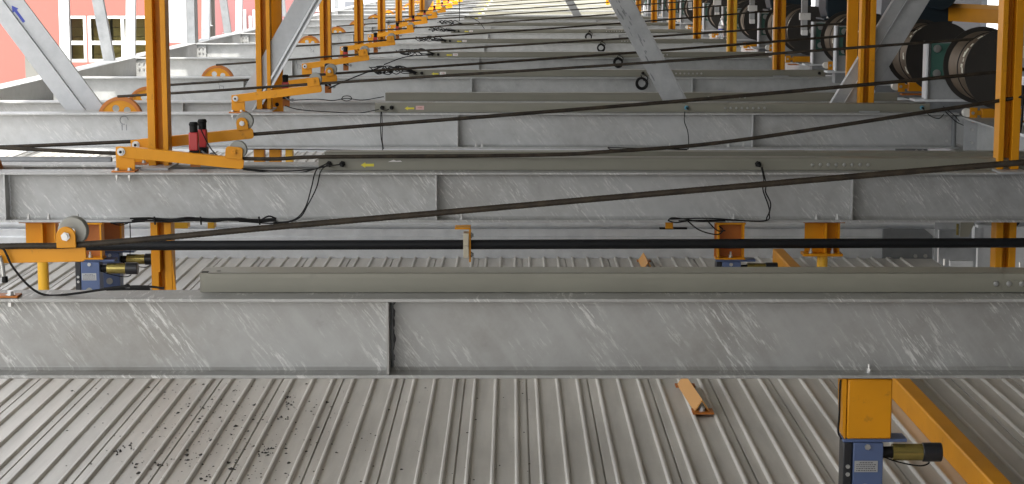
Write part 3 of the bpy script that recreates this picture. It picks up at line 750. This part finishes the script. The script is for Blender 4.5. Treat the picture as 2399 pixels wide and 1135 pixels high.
# side frame to the right of the pallet
t = thing('support_frame', 'dark galvanized frame with a slanting strut, right of the pallet end', 'steel frame', (0, 0, 0))
a = at(2182, 588, 13.5); b2 = at(2270, 628, 12.6)
g = MB(); g.prism([(a.x, a.z - .02), (a.x, a.z + .02), (b2.x + .1, b2.z + .0), (b2.x + .1, b2.z - .05)], 'y', 12.9, 12.94); g.build('strut', 'galv_brace', t)
p = at(2275, 532, 13.6); g = MB(); g.box(p.x - .02, p.x + .02, 13.4, 13.5, p.z - .1, p.z + .12); g.box(p.x - .17, p.x + .02, 13.36, 13.5, p.z - .12, p.z - .1); g.box(p.x + .02, p.x + .5, 13.45, 13.5, p.z - .35, p.z + .02); g.box(p.x - .02, p.x + .2, 13.3, 13.5, p.z + .03, p.z + .05); g.build('frame_bracket', 'galv_brace', t)
g = MB(); g.box(3.0, 4.6, 13.9, 14.05, -1.3, -.42); g.build('back_plate', 'galv_dark', t)
g = MB(); g.box(3.02, 3.25, 13.3, 13.34, -1.2, -.62); g.build('side_plate', 'galv_dark', t)
q = MB(); 
for px, py in ((2213, 612), (2390, 620)): 
    c = at(px, py, 13.2); q.cyl(c - Vector((0, 0, .03)), c + Vector((0, 0, .015)), .008, n=10)
q.build('studs', 'steel_bolt', t)
t = thing('hanger_plate', 'pale trapezoid hanger plate below the second beam at the right', 'hanger', at(2262, 535, 13.0))
MB().prism([(-.035, -.06), (.025, -.06), (.075, .07), (-.03, .07)], 'y', 0, .02).build('plate', 'tray_paint', t)
MB().box(-.06, -.045, 0, .015, -.05, .03).build('yellow_tag', 'brass', t)
# tyre stops on the deck
o = MB().prism([(1.79, DZ + .001), (1.79, DZ + .1), (1.796, DZ + .106), (1.862, DZ + .106), (1.866, DZ + .1), (1.866, DZ + .095), (1.80, DZ + .095), (1.80, DZ + .001)], 'y', 5.2, 12.9).build('tyre_rail', 'orange', bevel=.002)
tag(o, 'long orange angle rail running away along the pallet deck at lower right', 'rail')
def wedge(x, y0, y1, dx, label):
    t = thing('tyre_stop', label, 'tyre stop', (x, y0, DZ + .018), 'small orange tyre stops on the deck')
    L = y1 - y0; M = Matrix.Shear('XY', 4, (0, 0)) if False else Matrix.Identity(4)
    hw, hh = .036, .055
    vs = []
    for y, o_ in ((0, 0), (L, dx)):
        vs += [(o_ - hw, y, 0), (o_, y, hh), (o_ + hw, y, 0), (o_ + hw - .007, y, 0), (o_, y, hh - .009), (o_ - hw + .007, y, 0)]
    MB().add(vs, [(0, 1, 2, 3, 4, 5), (11, 10, 9, 8, 7, 6)] + [(i, (i + 1) % 6, (i + 1) % 6 + 6, i + 6) for i in range(6)]).build('angle_profile', 'pale_orange', t)
    MB().box(-.045, .05, -.045, .05, -.004, .003).build('foot_plate', 'rusty_orange', t)
    MB().box(dx - .045, dx + .05, L - .05, L + .02, -.004, .003).build('foot_plate', 'rusty_orange', t)
    q = MB(); bolt(q, 0, -.005, .003, shank=.005); q.build('bolt', 'steel_bolt', t)
wedge(.862, 8.42, 8.98, -.03, 'small tent-shaped orange tyre stop lying on the deck in front')
wedge(.905, 12.5, 12.95, .0, 'small orange tyre stop just showing over the foreground tray')
# mud specks
rnd = random.Random(3); g = MB()
for k in range(600):
    if rnd.random() < .75: px = rnd.gauss(520, 125); py = rnd.uniform(895, 1130)
    else: px = rnd.uniform(120, 1250); py = rnd.uniform(895, 1130)
    v = at(px, py, 8.0); d = v - Vector((0, 0, CAMH)); t_ = (DZ - CAMH) / d.z; p = Vector((0, 0, CAMH)) + d * t_
    r = .0028 * math.exp(rnd.gauss(0, .55)); r = min(r, .013)
    n = 6; vs = [(p.x + r * rnd.uniform(.6, 1.5) * math.cos(2 * math.pi * j / n), p.y + r * 1.6 * rnd.uniform(.6, 1.4) * math.sin(2 * math.pi * j / n), DZ + .0008) for j in range(n)] + [(p.x, p.y, DZ + r * .6 + .001)]
    g.add(vs, [(j, (j + 1) % n, n) for j in range(n)])
for cx, cy in ((680, 938), (672, 950), (300, 1045), (282, 1062), (628, 1048), (610, 1062), (470, 1125), (665, 980), (320, 1090), (378, 1092)):
    for k in range(7):
        px = cx + rnd.gauss(0, 7); py = cy + rnd.gauss(0, 5)
        v = at(px, py, 8.0); d = v - Vector((0, 0, CAMH)); t_ = (DZ - CAMH) / d.z; p = Vector((0, 0, CAMH)) + d * t_
        r = rnd.uniform(.002, .0065); n = 6
        vs = [(p.x + r * rnd.uniform(.6, 1.4) * math.cos(2 * math.pi * j / n), p.y + r * 1.5 * rnd.uniform(.6, 1.4) * math.sin(2 * math.pi * j / n), DZ + .0008) for j in range(n)] + [(p.x, p.y, DZ + .007)]
        g.add(vs, [(j, (j + 1) % n, n) for j in range(n)])
o = g.build('mud_specks', 'debris', kind='stuff'); o['label'] = 'dark mud crumbs scattered over the left part of the deck'; o['category'] = 'mud specks'

# ---------------------------------------------------------------- locks with blue body hanging under beams
def lock(x, Y, label, blabel, open_front):
    b = thing('lock_bracket', blabel, 'bracket', (x, Y, -FH - .001), 'orange brackets carrying the locks')
    h = .235 if not open_front else .225
    if not open_front:
        MB().box(-.078, .088, -.045, .06, -h, -.006).build('box_body', 'orange', b, bevel=.006)
        MB().prism([(-.1, -.006), (-.082, -.006), (-.082, -h), (-.086, -h), (-.092, -h + .03)], 'y', -.04, .055).build('side_fin', 'orange', b)
    else:
        g = MB(); g.box(-.095, .085, -.05, .05, -.012, -.002); g.box(-.095, .085, -.05, .05, -h, -h + .01); g.build('flange', 'orange', b, bevel=.002)
        g = MB(); g.box(-.095, .078, .03, .04, -h + .011, -.013); g.build('back_web', 'rusty_orange', b)
        g = MB(); g.box(-.082, -.072, -.05, .029, -h + .011, -.013); g.box(.068, .078, -.05, .029, -h + .011, -.013); g.build('side_web', 'orange', b)
        q = MB(); bolt(q, 0, -.015, -h + .01, shank=.018); q.build('bolt', 'steel_bolt', b)
    t = thing('pallet_lock', label, 'lock', (x, Y, -FH - h - .002), 'blue solenoid pallet locks')
    MB().box(-.09, .15, -.035, .06, -.014, -.001).build('top_plate', 'blue_paint', t, bevel=.002)
    MB().box(-.052, .06, -.046, .06, -.36, -.0145).build('lock_body', 'blue_paint', t, bevel=.003)
    MB().box(-.088, -.056, -.04, .055, -.36, -.0145).build('side_plate', 'black_plate', t, bevel=.003)
    q = MB(); 
    for z in (-.105, -.135): q.cyl((-.071, -.041, z), (-.071, -.047, z), .008, n=10)
    q.cyl((.0, -.047, -.028), (.0, -.055, -.028), .0115, n=6); q.build('lock_screws', 'steel_bolt', t)
    MB().cyl((-.005, -.0465, -.19), (-.005, -.052, -.19), .020, n=24).build('lock_pin', 'roller_steel', t)
    lb = MB().box(-.047, .04, -.0485, -.0465, -.125, -.082).build('rating_plate', 'label_metal', t)
    q = MB()
    for r_ in range(5):
        x0 = -.04 + (.012 if r_ == 0 else 0); z = -.089 - r_ * .0075
        while x0 < .032 - (.012 if r_ == 0 else 0):
            l = random.uniform(.003, .009); q.box(x0, min(x0 + l, .034), -.0492, -.0486, z - .0014, z + .0014); x0 += l + .0025
    q.build('plate_print', 'label_ink', lb)
    zc = -.058; yc = -.01
    MB().cyl((.061, yc, zc), (.10, yc, zc), .022, n=16).build('coupling', 'rubber', t)
    MB().cyl((.100, yc, zc), (.212, yc, zc), .032, n=32).build('solenoid', 'brass', t)
    MB().cyl((.2125, yc, zc), (.285, yc, zc), .036, n=32).build('end_cap', 'black_plate', t, bevel=.004)
    MB().tube(bez([(.07, -.02, -.075), (.10, -.03, -.085), (.16, -.03, -.10), (.21, -.02, -.108), (.24, -.01, -.10), (.235, 0, -.09)], 6), .003, 6).build('lead_wire', 'rubber', t)
    return t
X0 = at(2030, 900, 6.98).x
l1 = lock(X0, 6.97, 'blue pallet lock with brass solenoid under the foreground beam at lower right', 'solid orange box bracket under the foreground beam', False)
cable([[Vector((X0 - .095, 6.95, -.315)), Vector((X0 - .105, 6.94, -.33)), Vector((X0 - .105, 6.94, -.45)), Vector((X0 - .108, 6.94, -.51)), Vector((X0 - .095, 6.94, -.54))]], 'black cable running down the side of the foreground orange box', .004)
XA = at(212, 560, 11.35).x; XB = at(1712, 560, 11.35).x
lock(XA, 11.35, 'blue pallet lock with gleaming brass solenoid at the left, nearer of two', 'open orange bracket left of the flared column', True)
lock(XA + .045, 11.72, 'blue pallet lock half hidden behind the left one', 'open orange bracket behind the left one', True)
lock(XB, 11.35, 'pallet lock mostly hidden by the foreground tray at right', 'open orange bracket right of centre below the second beam', True)
def hbracket(x, Y, tube_, label, w=.1):
    t = thing('hanging_bracket', label, 'bracket', (x, Y, -FH - .001), 'orange H-section brackets under the second beam')
    MB().box(-w - .02, w + .03, -.05, .05, -.01, -.001).build('top_plate', 'rusty_orange', t)
    g = MB(); g.box(-w, w, .03, .04, -.195, -.011); g.build('back_web', 'orange', t)
    g = MB(); g.box(.012, .022, -.05, .029, -.195, -.011); g.box(w - .008, w, -.05, .029, -.195, -.011); g.build('fin', 'orange', t)
    MB().box(-w - .02, w + .02, -.06, .06, -.212, -.1955).build('foot_plate', 'orange', t, bevel=.002)
    q = MB()
    for x_ in (-.07, .06):
        bolt(q, x_, -.03, -.195, shank=.014); q.cyl((x_, -.03, -.213), (x_, -.03, -.225), .011, n=6)
    q.build('bolts', 'steel_bolt', t)
    MB().cyl((.005, 0, -.213), (.005, 0, -.9), .033, n=24).build('hanger_tube', 'yellow_orange', t)
hbracket(at(97, 560, 11.4).x, 11.4, True, 'orange H bracket with a round tube below, at far left under the second beam')
hbracket(at(1926, 560, 11.4).x, 11.4, False, 'orange H bracket under the second beam at right, between the lock and the end column')
# orange girder seen through the gap
o = MB().prism([(at(1775, 600, 11.9).x - .03, -.62), (at(1775, 600, 11.9).x - .03, -.4), (at(1880, 628, 11.9).x - .03, -.62)], 'y', 11.9, 11.95)
# shaft, hanger
o = MB().cyl((at(203, 580, 11.12).x, 11.12, -.415), (4.6, 11.12, -.392), .0285, n=28).build('drive_shaft', 'shaft')
tag(o, 'long black round drive shaft running level below the second beam', 'shaft')
t = thing('shaft_hanger', 'orange angle hanger with a cream nylon block holding the black shaft', 'hanger', at(1098, 528, 11.1))
g = MB(); zt = -FH - .001 - t.location.z
g.box(-.08, .012, -.03, .1, zt - .01, zt); g.box(.004, .014, -.03, .06, zt - .205, zt - .0105); g.build('angle_arm', 'orange', t, bevel=.002)
zc = -.408 - t.location.z
MB().box(-.030, .002, -.042, .055, zc + .002, zc + .075).build('nylon_block', 'nylon', t, bevel=.002)
MB().box(-.030, .002, -.042, .055, zc - .072, zc - .0005).build('nylon_block', 'nylon', t, bevel=.002)
q = MB()
for z in (zc + .06, zc - .055): q.cyl((.0145, -.01, z), (.022, -.01, z), .016, n=12); q.cyl((.022, -.01, z), (.03, -.01, z), .011, n=6)
q.build('hanger_bolts', 'galv_dark', t)
o = MB().box(at(1558, 535, 11.2).x, at(1625, 535, 11.2).x, 11.6, 11.63, at(1558, 538, 11.6).z, at(1558, 534, 11.6).z).build('sensor_bar', 'rubber'); tag(o, 'thin black bar below the second beam, right of centre', 'bar')
o = MB().box(at(1566, 535, 11.2).x, at(1584, 535, 11.2).x, 11.4, 11.43, at(1558, 536, 11.4).z, -FH - .002).build('hook_plate', 'orange'); tag(o, 'small orange tab hanging above the thin black bar', 'tab')
for a, b_, lab in ((408, 440, 'small orange foot below the second beam next to the flared column'), (487, 502, 'tiny orange tab below the second beam, right of the small foot')):
    p0 = at(a, 536, 12.4); p1 = at(b_, 525, 12.4); o = MB().box(p0.x, p1.x, 12.4, 12.5, p0.z, p1.z + .02).build('orange_tab', 'yellow_orange'); tag(o, lab, 'tab')
# orange stubs between second and fourth beam
for a, b_, lab in ((598, 622, 'orange stub behind the second tray, leftmost of three'), (634, 660, 'orange stub behind the second tray, middle of three'), (672, 688, 'orange stub behind the second tray, rightmost of three')):
    p0 = at(a, 380, 16.3); p1 = at(b_, 351, 16.3); o = MB().prism([(p0.x, p0.z - .2), (p1.x, p0.z - .2), (p1.x, -FH - .003), (p1.x - .3 * (p1.x - p0.x), -FH - .003), (p0.x, -FH - .003)], 'y', 16.22, 16.32).build('orange_stub', 'orange' if a < 670 else 'yellow_orange', bevel=.003); tag(o, lab, 'stub', 'orange stubs below the fourth beam')
# steel tube lying between second beam and the fourth at left
o = MB().cyl((-5.5, 12.2, at(0, 376, 12.2).z), (at(262, 378, 12.2).x, 12.2, at(262, 378, 12.2).z), .028, n=20).build('steel_tube', 'galv_dark'); tag(o, 'dark steel tube lying level behind the second beam at far left', 'tube')
# lever tail at the left edge
t = thing('lever_hook', 'small steel hook with a dark rubber tip at the left edge', 'hook', at(8, 630, 6.97))
MB().tube(bez([at(0, 600, 6.97) - t.location, at(6, 620, 6.97) - t.location, at(10, 650, 6.97) - t.location], 5), .008, 8).build('hook_rod', 'steel_bolt', t)
MB().cyl(at(12, 648, 6.97) - t.location, at(12, 662, 6.97) - t.location, .011, n=12).build('rubber_tip', 'rubber', t)

# ---------------------------------------------------------------- drums on the right girder
DX, DZc = 3.88, .42
def drum(w_, label, gear):
    t = thing('cable_drum', label, 'drum', (0, 0, 0), 'dark cable drums on the right girder')
    fr, cr = .318, .268
    q = MB(); q.lathe([(.04, 0), (fr, 0), (fr, .010), (.04, .010), (.04, 0)], (0, 0, 0), 'y', 64); q.build('flange', 'drum_black', t)
    q = MB(); q.lathe([(.04, w_ - .01), (fr, w_ - .01), (fr, w_), (.04, w_), (.04, w_ - .01)], (0, 0, 0), 'y', 64); q.build('flange', 'drum_black', t)
    q = MB(); prof = []
    nb = int((w_ - .04) / .028)
    for k in range(nb):
        y = .02 + k * .028; prof += [(cr + .001, y), (cr + .012, y + .007), (cr + .015, y + .014), (cr + .012, y + .021), (cr + .001, y + .027)]
    prof = [(.1, .011)] + [(cr, .011)] + prof + [(cr, w_ - .011), (.1, w_ - .011), (.1, .011)]
    q.lathe(prof, (0, 0, 0), 'y', 64); q.build('rope_winding', 'drum_band', t)
    q = MB(); q.lathe([(cr, w_ * .5), (cr + .022, w_ * .5), (cr + .022, w_ * .5 + .01), (cr, w_ * .5 + .01), (cr, w_ * .5)], (0, 0, 0), 'y', 64); q.build('divider_ring', 'drum_black', t)
    q = MB()
    for k in range(16):
        a = R(95 + 9 * k + random.uniform(-2, 2)); r = cr + .0175; y = w_ * .3 + random.uniform(-.02, .02); l, h = random.uniform(.010, .024), random.uniform(.03, .07)
        if random.random() < .35: continue
        c, s_ = math.cos(a), math.sin(a); tx, tz = -s_, c
        vs = [(r * c + tx * u * l, y + v * h * .5, r * s_ + tz * u * l) for u, v in ((-1, -1), (1, -.8), (.8, 1), (-1, .9))]
        q.add(vs, [(0, 1, 2, 3)])
    q.build('chalk_marks', 'chalk', t)
    MB().cyl((0, -.25, 0), (0, w_ + .45, 0), .04, n=24).build('axle', 'roller_steel', t)
    if gear:
        N = 34; pg = []
        for k in range(N):
            a = 2 * math.pi * k / N
            for da, r in ((-.03, .255), (-.012, .29), (.012, .29), (.03, .255)): pg.append((r * math.cos(a + da * 2), r * math.sin(a + da * 2)))
        MB().prism(pg, 'y', w_ + .10, w_ + .125).build('sprocket', 'drum_black', t)
        q = MB()
        for k in range(N):
            a = 2 * math.pi * (k + .5) / N; q.cyl((.283 * math.cos(a), w_ + .07, .283 * math.sin(a)), (.283 * math.cos(a), w_ + .155, .283 * math.sin(a)), .018, n=8)
        q.build('roller_chain', 'drum_black', t)
    return t
def stand(label, green=True):
    t = thing('bearing_stand', label, 'bearing stand', (0, 0, 0), 'galvanized bearing stands between the drums')
    MB().prism([(-.42, .11), (.38, .11), (.36, .12), (.30, .135), (.30, .60), (-.35, .60), (-.35, .15), (-.37, .125)], 'y', 0, .02).build('stand_plate', 'galv_brace', t, bevel=.004)
    MB().box(-.45, .42, -.02, .2, .09, .109).build('foot', 'galv_bright', t); MB().box(-.36, .40, -.01, .19, -.02, .0895).build('packing_block', 'galv_dark', t)
    MB().box(-.372, -.352, -.06, .08, .112, .60).build('edge_flange', 'galv_bright', t, bevel=.003)
    g = MB(); g.lathe([(.06, -.09), (.10, -.085), (.12, -.05), (.12, -.03), (.06, -.03), (.06, -.09)], (0, 0, DZc + .02), 'y', 32); g.box(-.325, .24, -.03, -.002, DZc - .14, DZc + .165); g.build('bearing_housing', 'green_cast', t, bevel=.004)
    q = MB()
    for x in (-.275, .18):
        for z in (DZc - .09, DZc + .12): q.cyl((x, -.031, z), (x, -.038, z), .034, n=20); q.cyl((x, -.038, z), (x, -.055, z), .024, n=6)
    q.build('housing_bolts', 'steel_bolt', t)
    return t
def gearbox(label):
    t = thing('drive_unit', label, 'drive motor', (0, 0, 0), 'dark chain drive units above the drums')
    MB().prism([(-.28, .64), (.26, .64), (.29, .70), (.26, 1.15), (.12, 1.3), (-.2, 1.3), (-.30, 1.1), (-.31, .75)], 'y', 0, .55).build('gear_case', 'navy', t, bevel=.02)
    MB().box(-.33, .31, -.02, .60, .615, .638).build('mounting_flange', 'navy', t, bevel=.004)
    q = MB()
    for k in range(9): bolt(q, -.29 + k * .07, -.005, .639, r=.010, shank=.004)
    q.build('case_bolts', 'steel_bolt', t)
    MB().cyl((.1, -.28, .98), (.1, -.001, .98), .16, n=32).build('motor', 'navy', t, bevel=.01)
    g = MB(); g.box(-.60, -.53, -.05, .0, .45, .95); g.build('switch_rail', 'galv_brace', t)
    g = MB(); g.box(-.63, -.50, -.10, -.051, .62, .70); g.box(-.60, -.53, -.09, -.051, .44, .50); g.build('sensor_box', 'white_frame', t, bevel=.004)
    return t
def detector(label):
    t = thing('slack_detector', label, 'rope detector', (0, 0, 0), 'orange slack detectors below the drums')
    MB().cyl((-.13, -.02, .05), (-.13, .05, .05), .036, n=24).build('roller', 'white_nylon', t)
    g = MB(); g.box(-.115, -.05, -.03, -.021, .0, .095); g.box(-.05, -.02, -.025, .0, .03, .07); g.box(-.015, .33, -.03, .04, .005, .085); g.build('arm_block', 'orange', t, bevel=.004)
    MB().box(-.08, .36, -.04, .06, -.03, -.015).build('lower_plate', 'rusty_orange', t)
    q = MB(); q.cyl((-.09, -.031, .05), (-.09, -.04, .05), .014, n=6); q.build('bolt', 'steel_bolt', t)
    return t
bays = [9.4, 15.0, 19.8, 24.7, 29.4, 34.2, 39.0, 43.8, 48.6, 53.4]
pD1 = pD2 = pS = pG = pT = None
random.seed(11)
for k, Y0 in enumerate(bays):
    yb = {0: 11.4, 1: 17.25}.get(k, Y0 + 1.35)
    wb = .9
    nm = ORD[k]; hid = k == 0
    la = f'{nm} plain dark cable drum counted from the front' + (', partly behind the front right post' if k == 1 else '')
    lb = f'{nm} dark cable drum with a chain sprocket behind it, counted from the front'
    if pD1 is None:
        pD1 = drum(.75, la, False); pD2 = drum(wb, lb, True); pS = stand(f'{nm} galvanized stand plate with green bearing housing, counted from the front')
        pG = gearbox(f'{nm} dark navy chain drive unit above the drums, counted from the front'); pT = detector(f'{nm} pair of orange rope detector, nearer one')
        d1, d2, s_, g_, t1 = pD1, pD2, pS, pG, pT
    else:
        d1 = copy_tree(pD1, None, la); d2 = copy_tree(pD2, None, lb)
        s_ = copy_tree(pS, None, f'{nm} galvanized stand plate with green bearing housing, counted from the front')
        g_ = copy_tree(pG, None, f'{nm} dark navy chain drive unit above the drums, counted from the front')
        t1 = copy_tree(pT, None, f'orange rope detector with a white roller below the {nm} plain drum')
    d1.location = (DX, Y0, DZc); d2.location = (DX, yb, DZc)
    s_.location = (DX, Y0 + .75 + (.45 if k < 2 else .2), .0)
    g_.location = (DX + .12, yb + wb + .45, 0)
    t1.location = (DX + .05 if k == 1 else DX - .1, Y0 + .85, -.03)
    copy_tree(pT, (DX - .22, yb + .25, .09), f'orange rope detector with a white roller below the {nm} sprocket drum')
    copy_tree(pS, (DX, yb + wb + .3, 0), f'bearing stand just behind the {nm} sprocket drum')
pT['label'] = 'orange rope detector with a white roller below the first plain drum'
# orange crossbeam top right with hanging chain
t = thing('orange_crossbeam', 'orange channel crossbeam at the upper right corner above the drums', 'beam', (0, 0, 0))
p0 = at(2215, 12, 20.0); p1 = at(2360, 20, 17.5)
def bar(pa, pb, h, d):
    return [(pa.x, pa.y, pa.z), (pb.x, pb.y, pb.z), (pb.x, pb.y, pb.z - h), (pa.x, pa.y, pa.z - h), (pa.x + .02, pa.y + d, pa.z), (pb.x + .02, pb.y + d, pb.z), (pb.x + .02, pb.y + d, pb.z - h), (pa.x + .02, pa.y + d, pa.z - h)]
F6 = [(0, 1, 2, 3), (5, 4, 7, 6), (4, 5, 1, 0), (3, 2, 6, 7), (4, 0, 3, 7), (1, 5, 6, 2)]
p0 = at(2214, 13, 18.6); p1 = at(2420, 22, 17.4)
MB().add(bar(p0 + Vector((0, 0, .02)), p1 + Vector((0, 0, .02)), .04, .12), F6).build('top_flange', 'pale_orange', t)
q0 = p0 + Vector((.01, .06, -.0205)); q1 = p1 + Vector((0, .06, -.0205))
MB().add(bar(q0, q1, .13, .015), F6).build('web', 'orange', t)
q0 = p0 + Vector((.35, 0, -.022)); q1 = p1 + Vector((0, 0, -.022)); MB().add(bar(q0, q1, .13, .055), F6).build('end_block', 'pale_orange', t)
cable([A1([(2200, -10), (2208, 20), (2220, 40), (2222, 56)], 18.9)], 'hanging black chain beside the drive unit at upper right', .014)
# bottle
t = thing('water_bottle', 'clear plastic water bottle with blue and white label on a far tray', 'bottle', (at(1689, 88, 31.6).x, 31.55, .078))
MB().lathe([(.0001, 0), (.035, 0), (.045, .01), (.046, .05), (.042, .07), (.046, .10), (.046, .22), (.040, .25), (.018, .29), (.014, .30), (.014, .315), (.0001, .315)], (0, 0, 0), 'z', 28).build('bottle_body', 'bottle_plastic', t)
MB().lathe([(.0468, .14), (.0468, .20)], (0, 0, 0), 'z', 28).build('paper_band', 'white_frame', t)
MB().lathe([(.0472, .142), (.0472, .165)], (0, 0, 0), 'z', 28).build('blue_band', 'blue_ink', t)
MB().lathe([(.0001, .335), (.017, .335), (.017, .308), (.0145, .308)], (0, 0, 0), 'z', 20).build('cap', 'white_frame', t)

# ---------------------------------------------------------------- uprights along the left girder
GG = 'uprights along the left girder'
def upright(px, Y, w_, lean, mat, label, name='side_post', d=.09, z1=3.72, px2=None):
    x = at(px, 100, Y).x; t = thing(name, label, 'post', (x, Y, 0), GG)
    MB().prism([(-w_ / 2, .006), (w_ / 2, .006), (w_ / 2 + lean * z1, z1), (-w_ / 2 + lean * z1, z1)], 'y', 0, d).build('upright_body', mat, t, bevel=.003)
    MB().box(-w_ / 2 - .03, w_ / 2 + .03, -.03, d + .03, -.004, .0055).build('foot_plate', mat, t)
upright(152, 22.6, .12, .0, 'galv_bright', 'white side post left of the leaning grey post')
upright(254, 25.4, .15, -.16, 'galv_dark', 'grey side post leaning left beside the building window')
upright(304, 26.8, .13, .04, 'galv_bright', 'white side post in front of the building window')
upright(482, 33.4, .145, .03, 'galv_bright', 'white side post right of the big silver column')
upright(534, 36.8, .14, -.12, 'galv_dark', 'grey side post leaning left, beyond the big column')
upright(560, 37.2, .13, .03, 'galv_bright', 'white side post left of the second orange post')
upright(492, 41.5, .06, 0, 'galv_bright', 'thin pale pipe post just right of the white side post', z1=.9)
upright(620, 44, .13, .03, 'galv_bright', 'white side post between the orange posts')
upright(668, 50, .10, -.1, 'galv_dark', 'thin grey side post behind the left brace')
upright(742, 56, .14, .02, 'galv_bright', 'far white side post left of the third orange post')
upright(790, 60, .14, .0, 'galv_dark', 'far grey side post right of the third orange post')
t = thing('silver_column', 'big silver steel column with a shaded side, standing on the left girder', 'column', (at(425, 100, 31.6).x, 31.6, 0))
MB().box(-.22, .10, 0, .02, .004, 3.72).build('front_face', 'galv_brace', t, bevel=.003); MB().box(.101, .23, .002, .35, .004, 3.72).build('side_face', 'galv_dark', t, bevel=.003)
MB().prism([(-.30, 0), (-.24, 0), (-.42, 1.2), (-.48, 1.2)], 'y', -.02, 0).build('side_strut', 'galv_dark', t)

# ---------------------------------------------------------------- buildings beyond the left side
t = thing('pink_building', 'salmon pink building with white framed windows beyond the left girder', 'building', (-12, 60, -12))
def wall_with_holes(mb, x0, x1, z0, z1, holes, y0, y1):
    xs_ = sorted({x0, x1, *[h[0] for h in holes], *[h[1] for h in holes]})
    for a, b_ in zip(xs_, xs_[1:]):
        hs = [h for h in holes if h[0] <= a and h[1] >= b_]
        zc = z0
        for h in sorted(hs, key=lambda h: h[2]):
            mb.box(a, b_, y0, y1, zc, h[2]); zc = h[3]
        mb.box(a, b_, y0, y1, zc, z1)
def PX(px): return at(px, 100, 60).x + 12
def PZ(py): return at(300, py, 60).z + 12
W1 = (PX(158), PX(203), PZ(146), PZ(37)); W2 = (PX(207), PX(362), PZ(146), PZ(37))
g = MB(); wall_with_holes(g, -8.5, PX(478), 0, 17, [W1, W2], 0, .3); g.build('front_wall', 'pink_wall', t)
for wn in (W1, W2):
    f = MB(); a, b_, c, d = wn; fw = .09
    f.box(a, b_, .02, .12, c, c + fw); f.box(a, b_, .02, .12, d - fw, d); f.box(a, a + fw, .02, .12, c + fw, d - fw); f.box(b_ - fw, b_, .02, .12, c + fw, d - fw)
    zb = PZ(101); f.box(a + fw, b_ - fw, .02, .12, zb - .06, zb + .06)
    if b_ - a > 1:
        for px in (288,): f.box(PX(px) - .05, PX(px) + .05, .02, .12, c + fw, zb - .061); f.box(PX(px) - .05, PX(px) + .05, .02, .12, zb + .061, d - fw)
    fo = f.build('window', 'white_frame', t)
    MB().box(a + fw, b_ - fw, .06, .07, c + fw, d - fw).build('pane', 'glass', fo)
MB().box(-6, PX(470), 3.0, 3.1, 8, 13).build('back_room_wall', 'dark_room', t)
MB().box(-6, PX(470), .31, 3.0, PZ(150) - .3, PZ(150)).build('room_floor', 'dark_room', t)
rnd = random.Random(5); 
for px in (172, 222, 262, 318):
    o = MB()
    for k in range(5): o.box(PX(px) - .2, PX(px + 24) + .1, .8, 1.4, PZ(150) + k * .28, PZ(150) + k * .28 + .265)
    o.build('box_stack', 'carton'); ob = COL.objects[-1]
    for p_ in [x for x in COL.objects if x.name.startswith('box_stack')][-1:]:
        p_.location = (-12, 60, -12); tag(p_, {172: 'stack of brown cartons behind the narrow window', 222: 'stack of brown cartons at the left of the wide window', 262: 'stack of brown cartons in the middle of the wide window', 318: 'stack of brown cartons at the right of the wide window'}[px], 'cartons', 'stacks of cartons behind the windows')
t = thing('mauve_building', 'dull pink building farther away behind the white side posts', 'building', (-11, 78, -12))
MB().box(-3, 3.0, 0, 6, 0, 17).build('front_wall', 'mauve_wall', t)
g = MB()
for k, x in enumerate((-.65, -.1, .12, .34, .5)): g.cyl((x, -.15, 0), (x, -.15, 11.6 - .25 * (k % 2)), .06, n=10)
g.build('drain_pipes', 'pale_wall', t)
MB().box(.62, 1.05, -.2, -.1, 10.2, 11.7).build('shutter', 'red_orange', t)
t = thing('pale_building', 'pale bluish white building far behind the orange posts', 'building', (-4, 110, -12))
g = MB(); g.box(-9, 3.0, 0, 10, 0, 20); g.build('front_wall', 'pale_wall', t)
g = MB()
for k in range(3): g.box(-5.6 + k * 1.2, -5.0 + k * 1.2, -.1, -.002, 9.6, 11.4)
g.build('window', 'grey_wall', t)
o = MB().prism([(-14.6, -12), (-14.0, -12), (-14.2, -1.15), (-14.7, -1.15)], 'y', 57.5, 58.2).build('concrete_pillar', 'concrete'); tag(o, 'short pale concrete pillar in front of the pink building at left', 'pillar')
o = MB().box(-40, 60, 150, 152, -12, 6).build('far_wall', 'pale_wall'); tag(o, 'pale wall far beyond the structure', 'wall')
# right side wall of the structure
t = thing('panel_wall', 'blue-grey panel wall with vertical joints behind the drums at the right', 'wall', (7.6, 0, -12))
g = MB(); g.box(0, .1, -3, 29.5, 0, 15.7); g.box(0, .1, 31.0, 48, 0, 15.7); g.build('wall_panels', 'grey_wall', t)
g = MB()
for k in range(46): g.box(-.06, -.001, 2 + k * .6, 2.14 + k * .6, 0, 15.6)
g.build('wall_ribs', 'galv_brace', t)
# uprights of the right side
for k in range(9):
    Y = 13.5 + 4.9 * k
    o = MB().box(4.75, 4.9, Y, Y + .12, -1.5, 3.69).build('steel_upright', 'galv_brace', bevel=.003); tag(o, f'{ORD[k]} grey steel upright behind the drums counted from the front', 'post', 'grey uprights behind the drums')
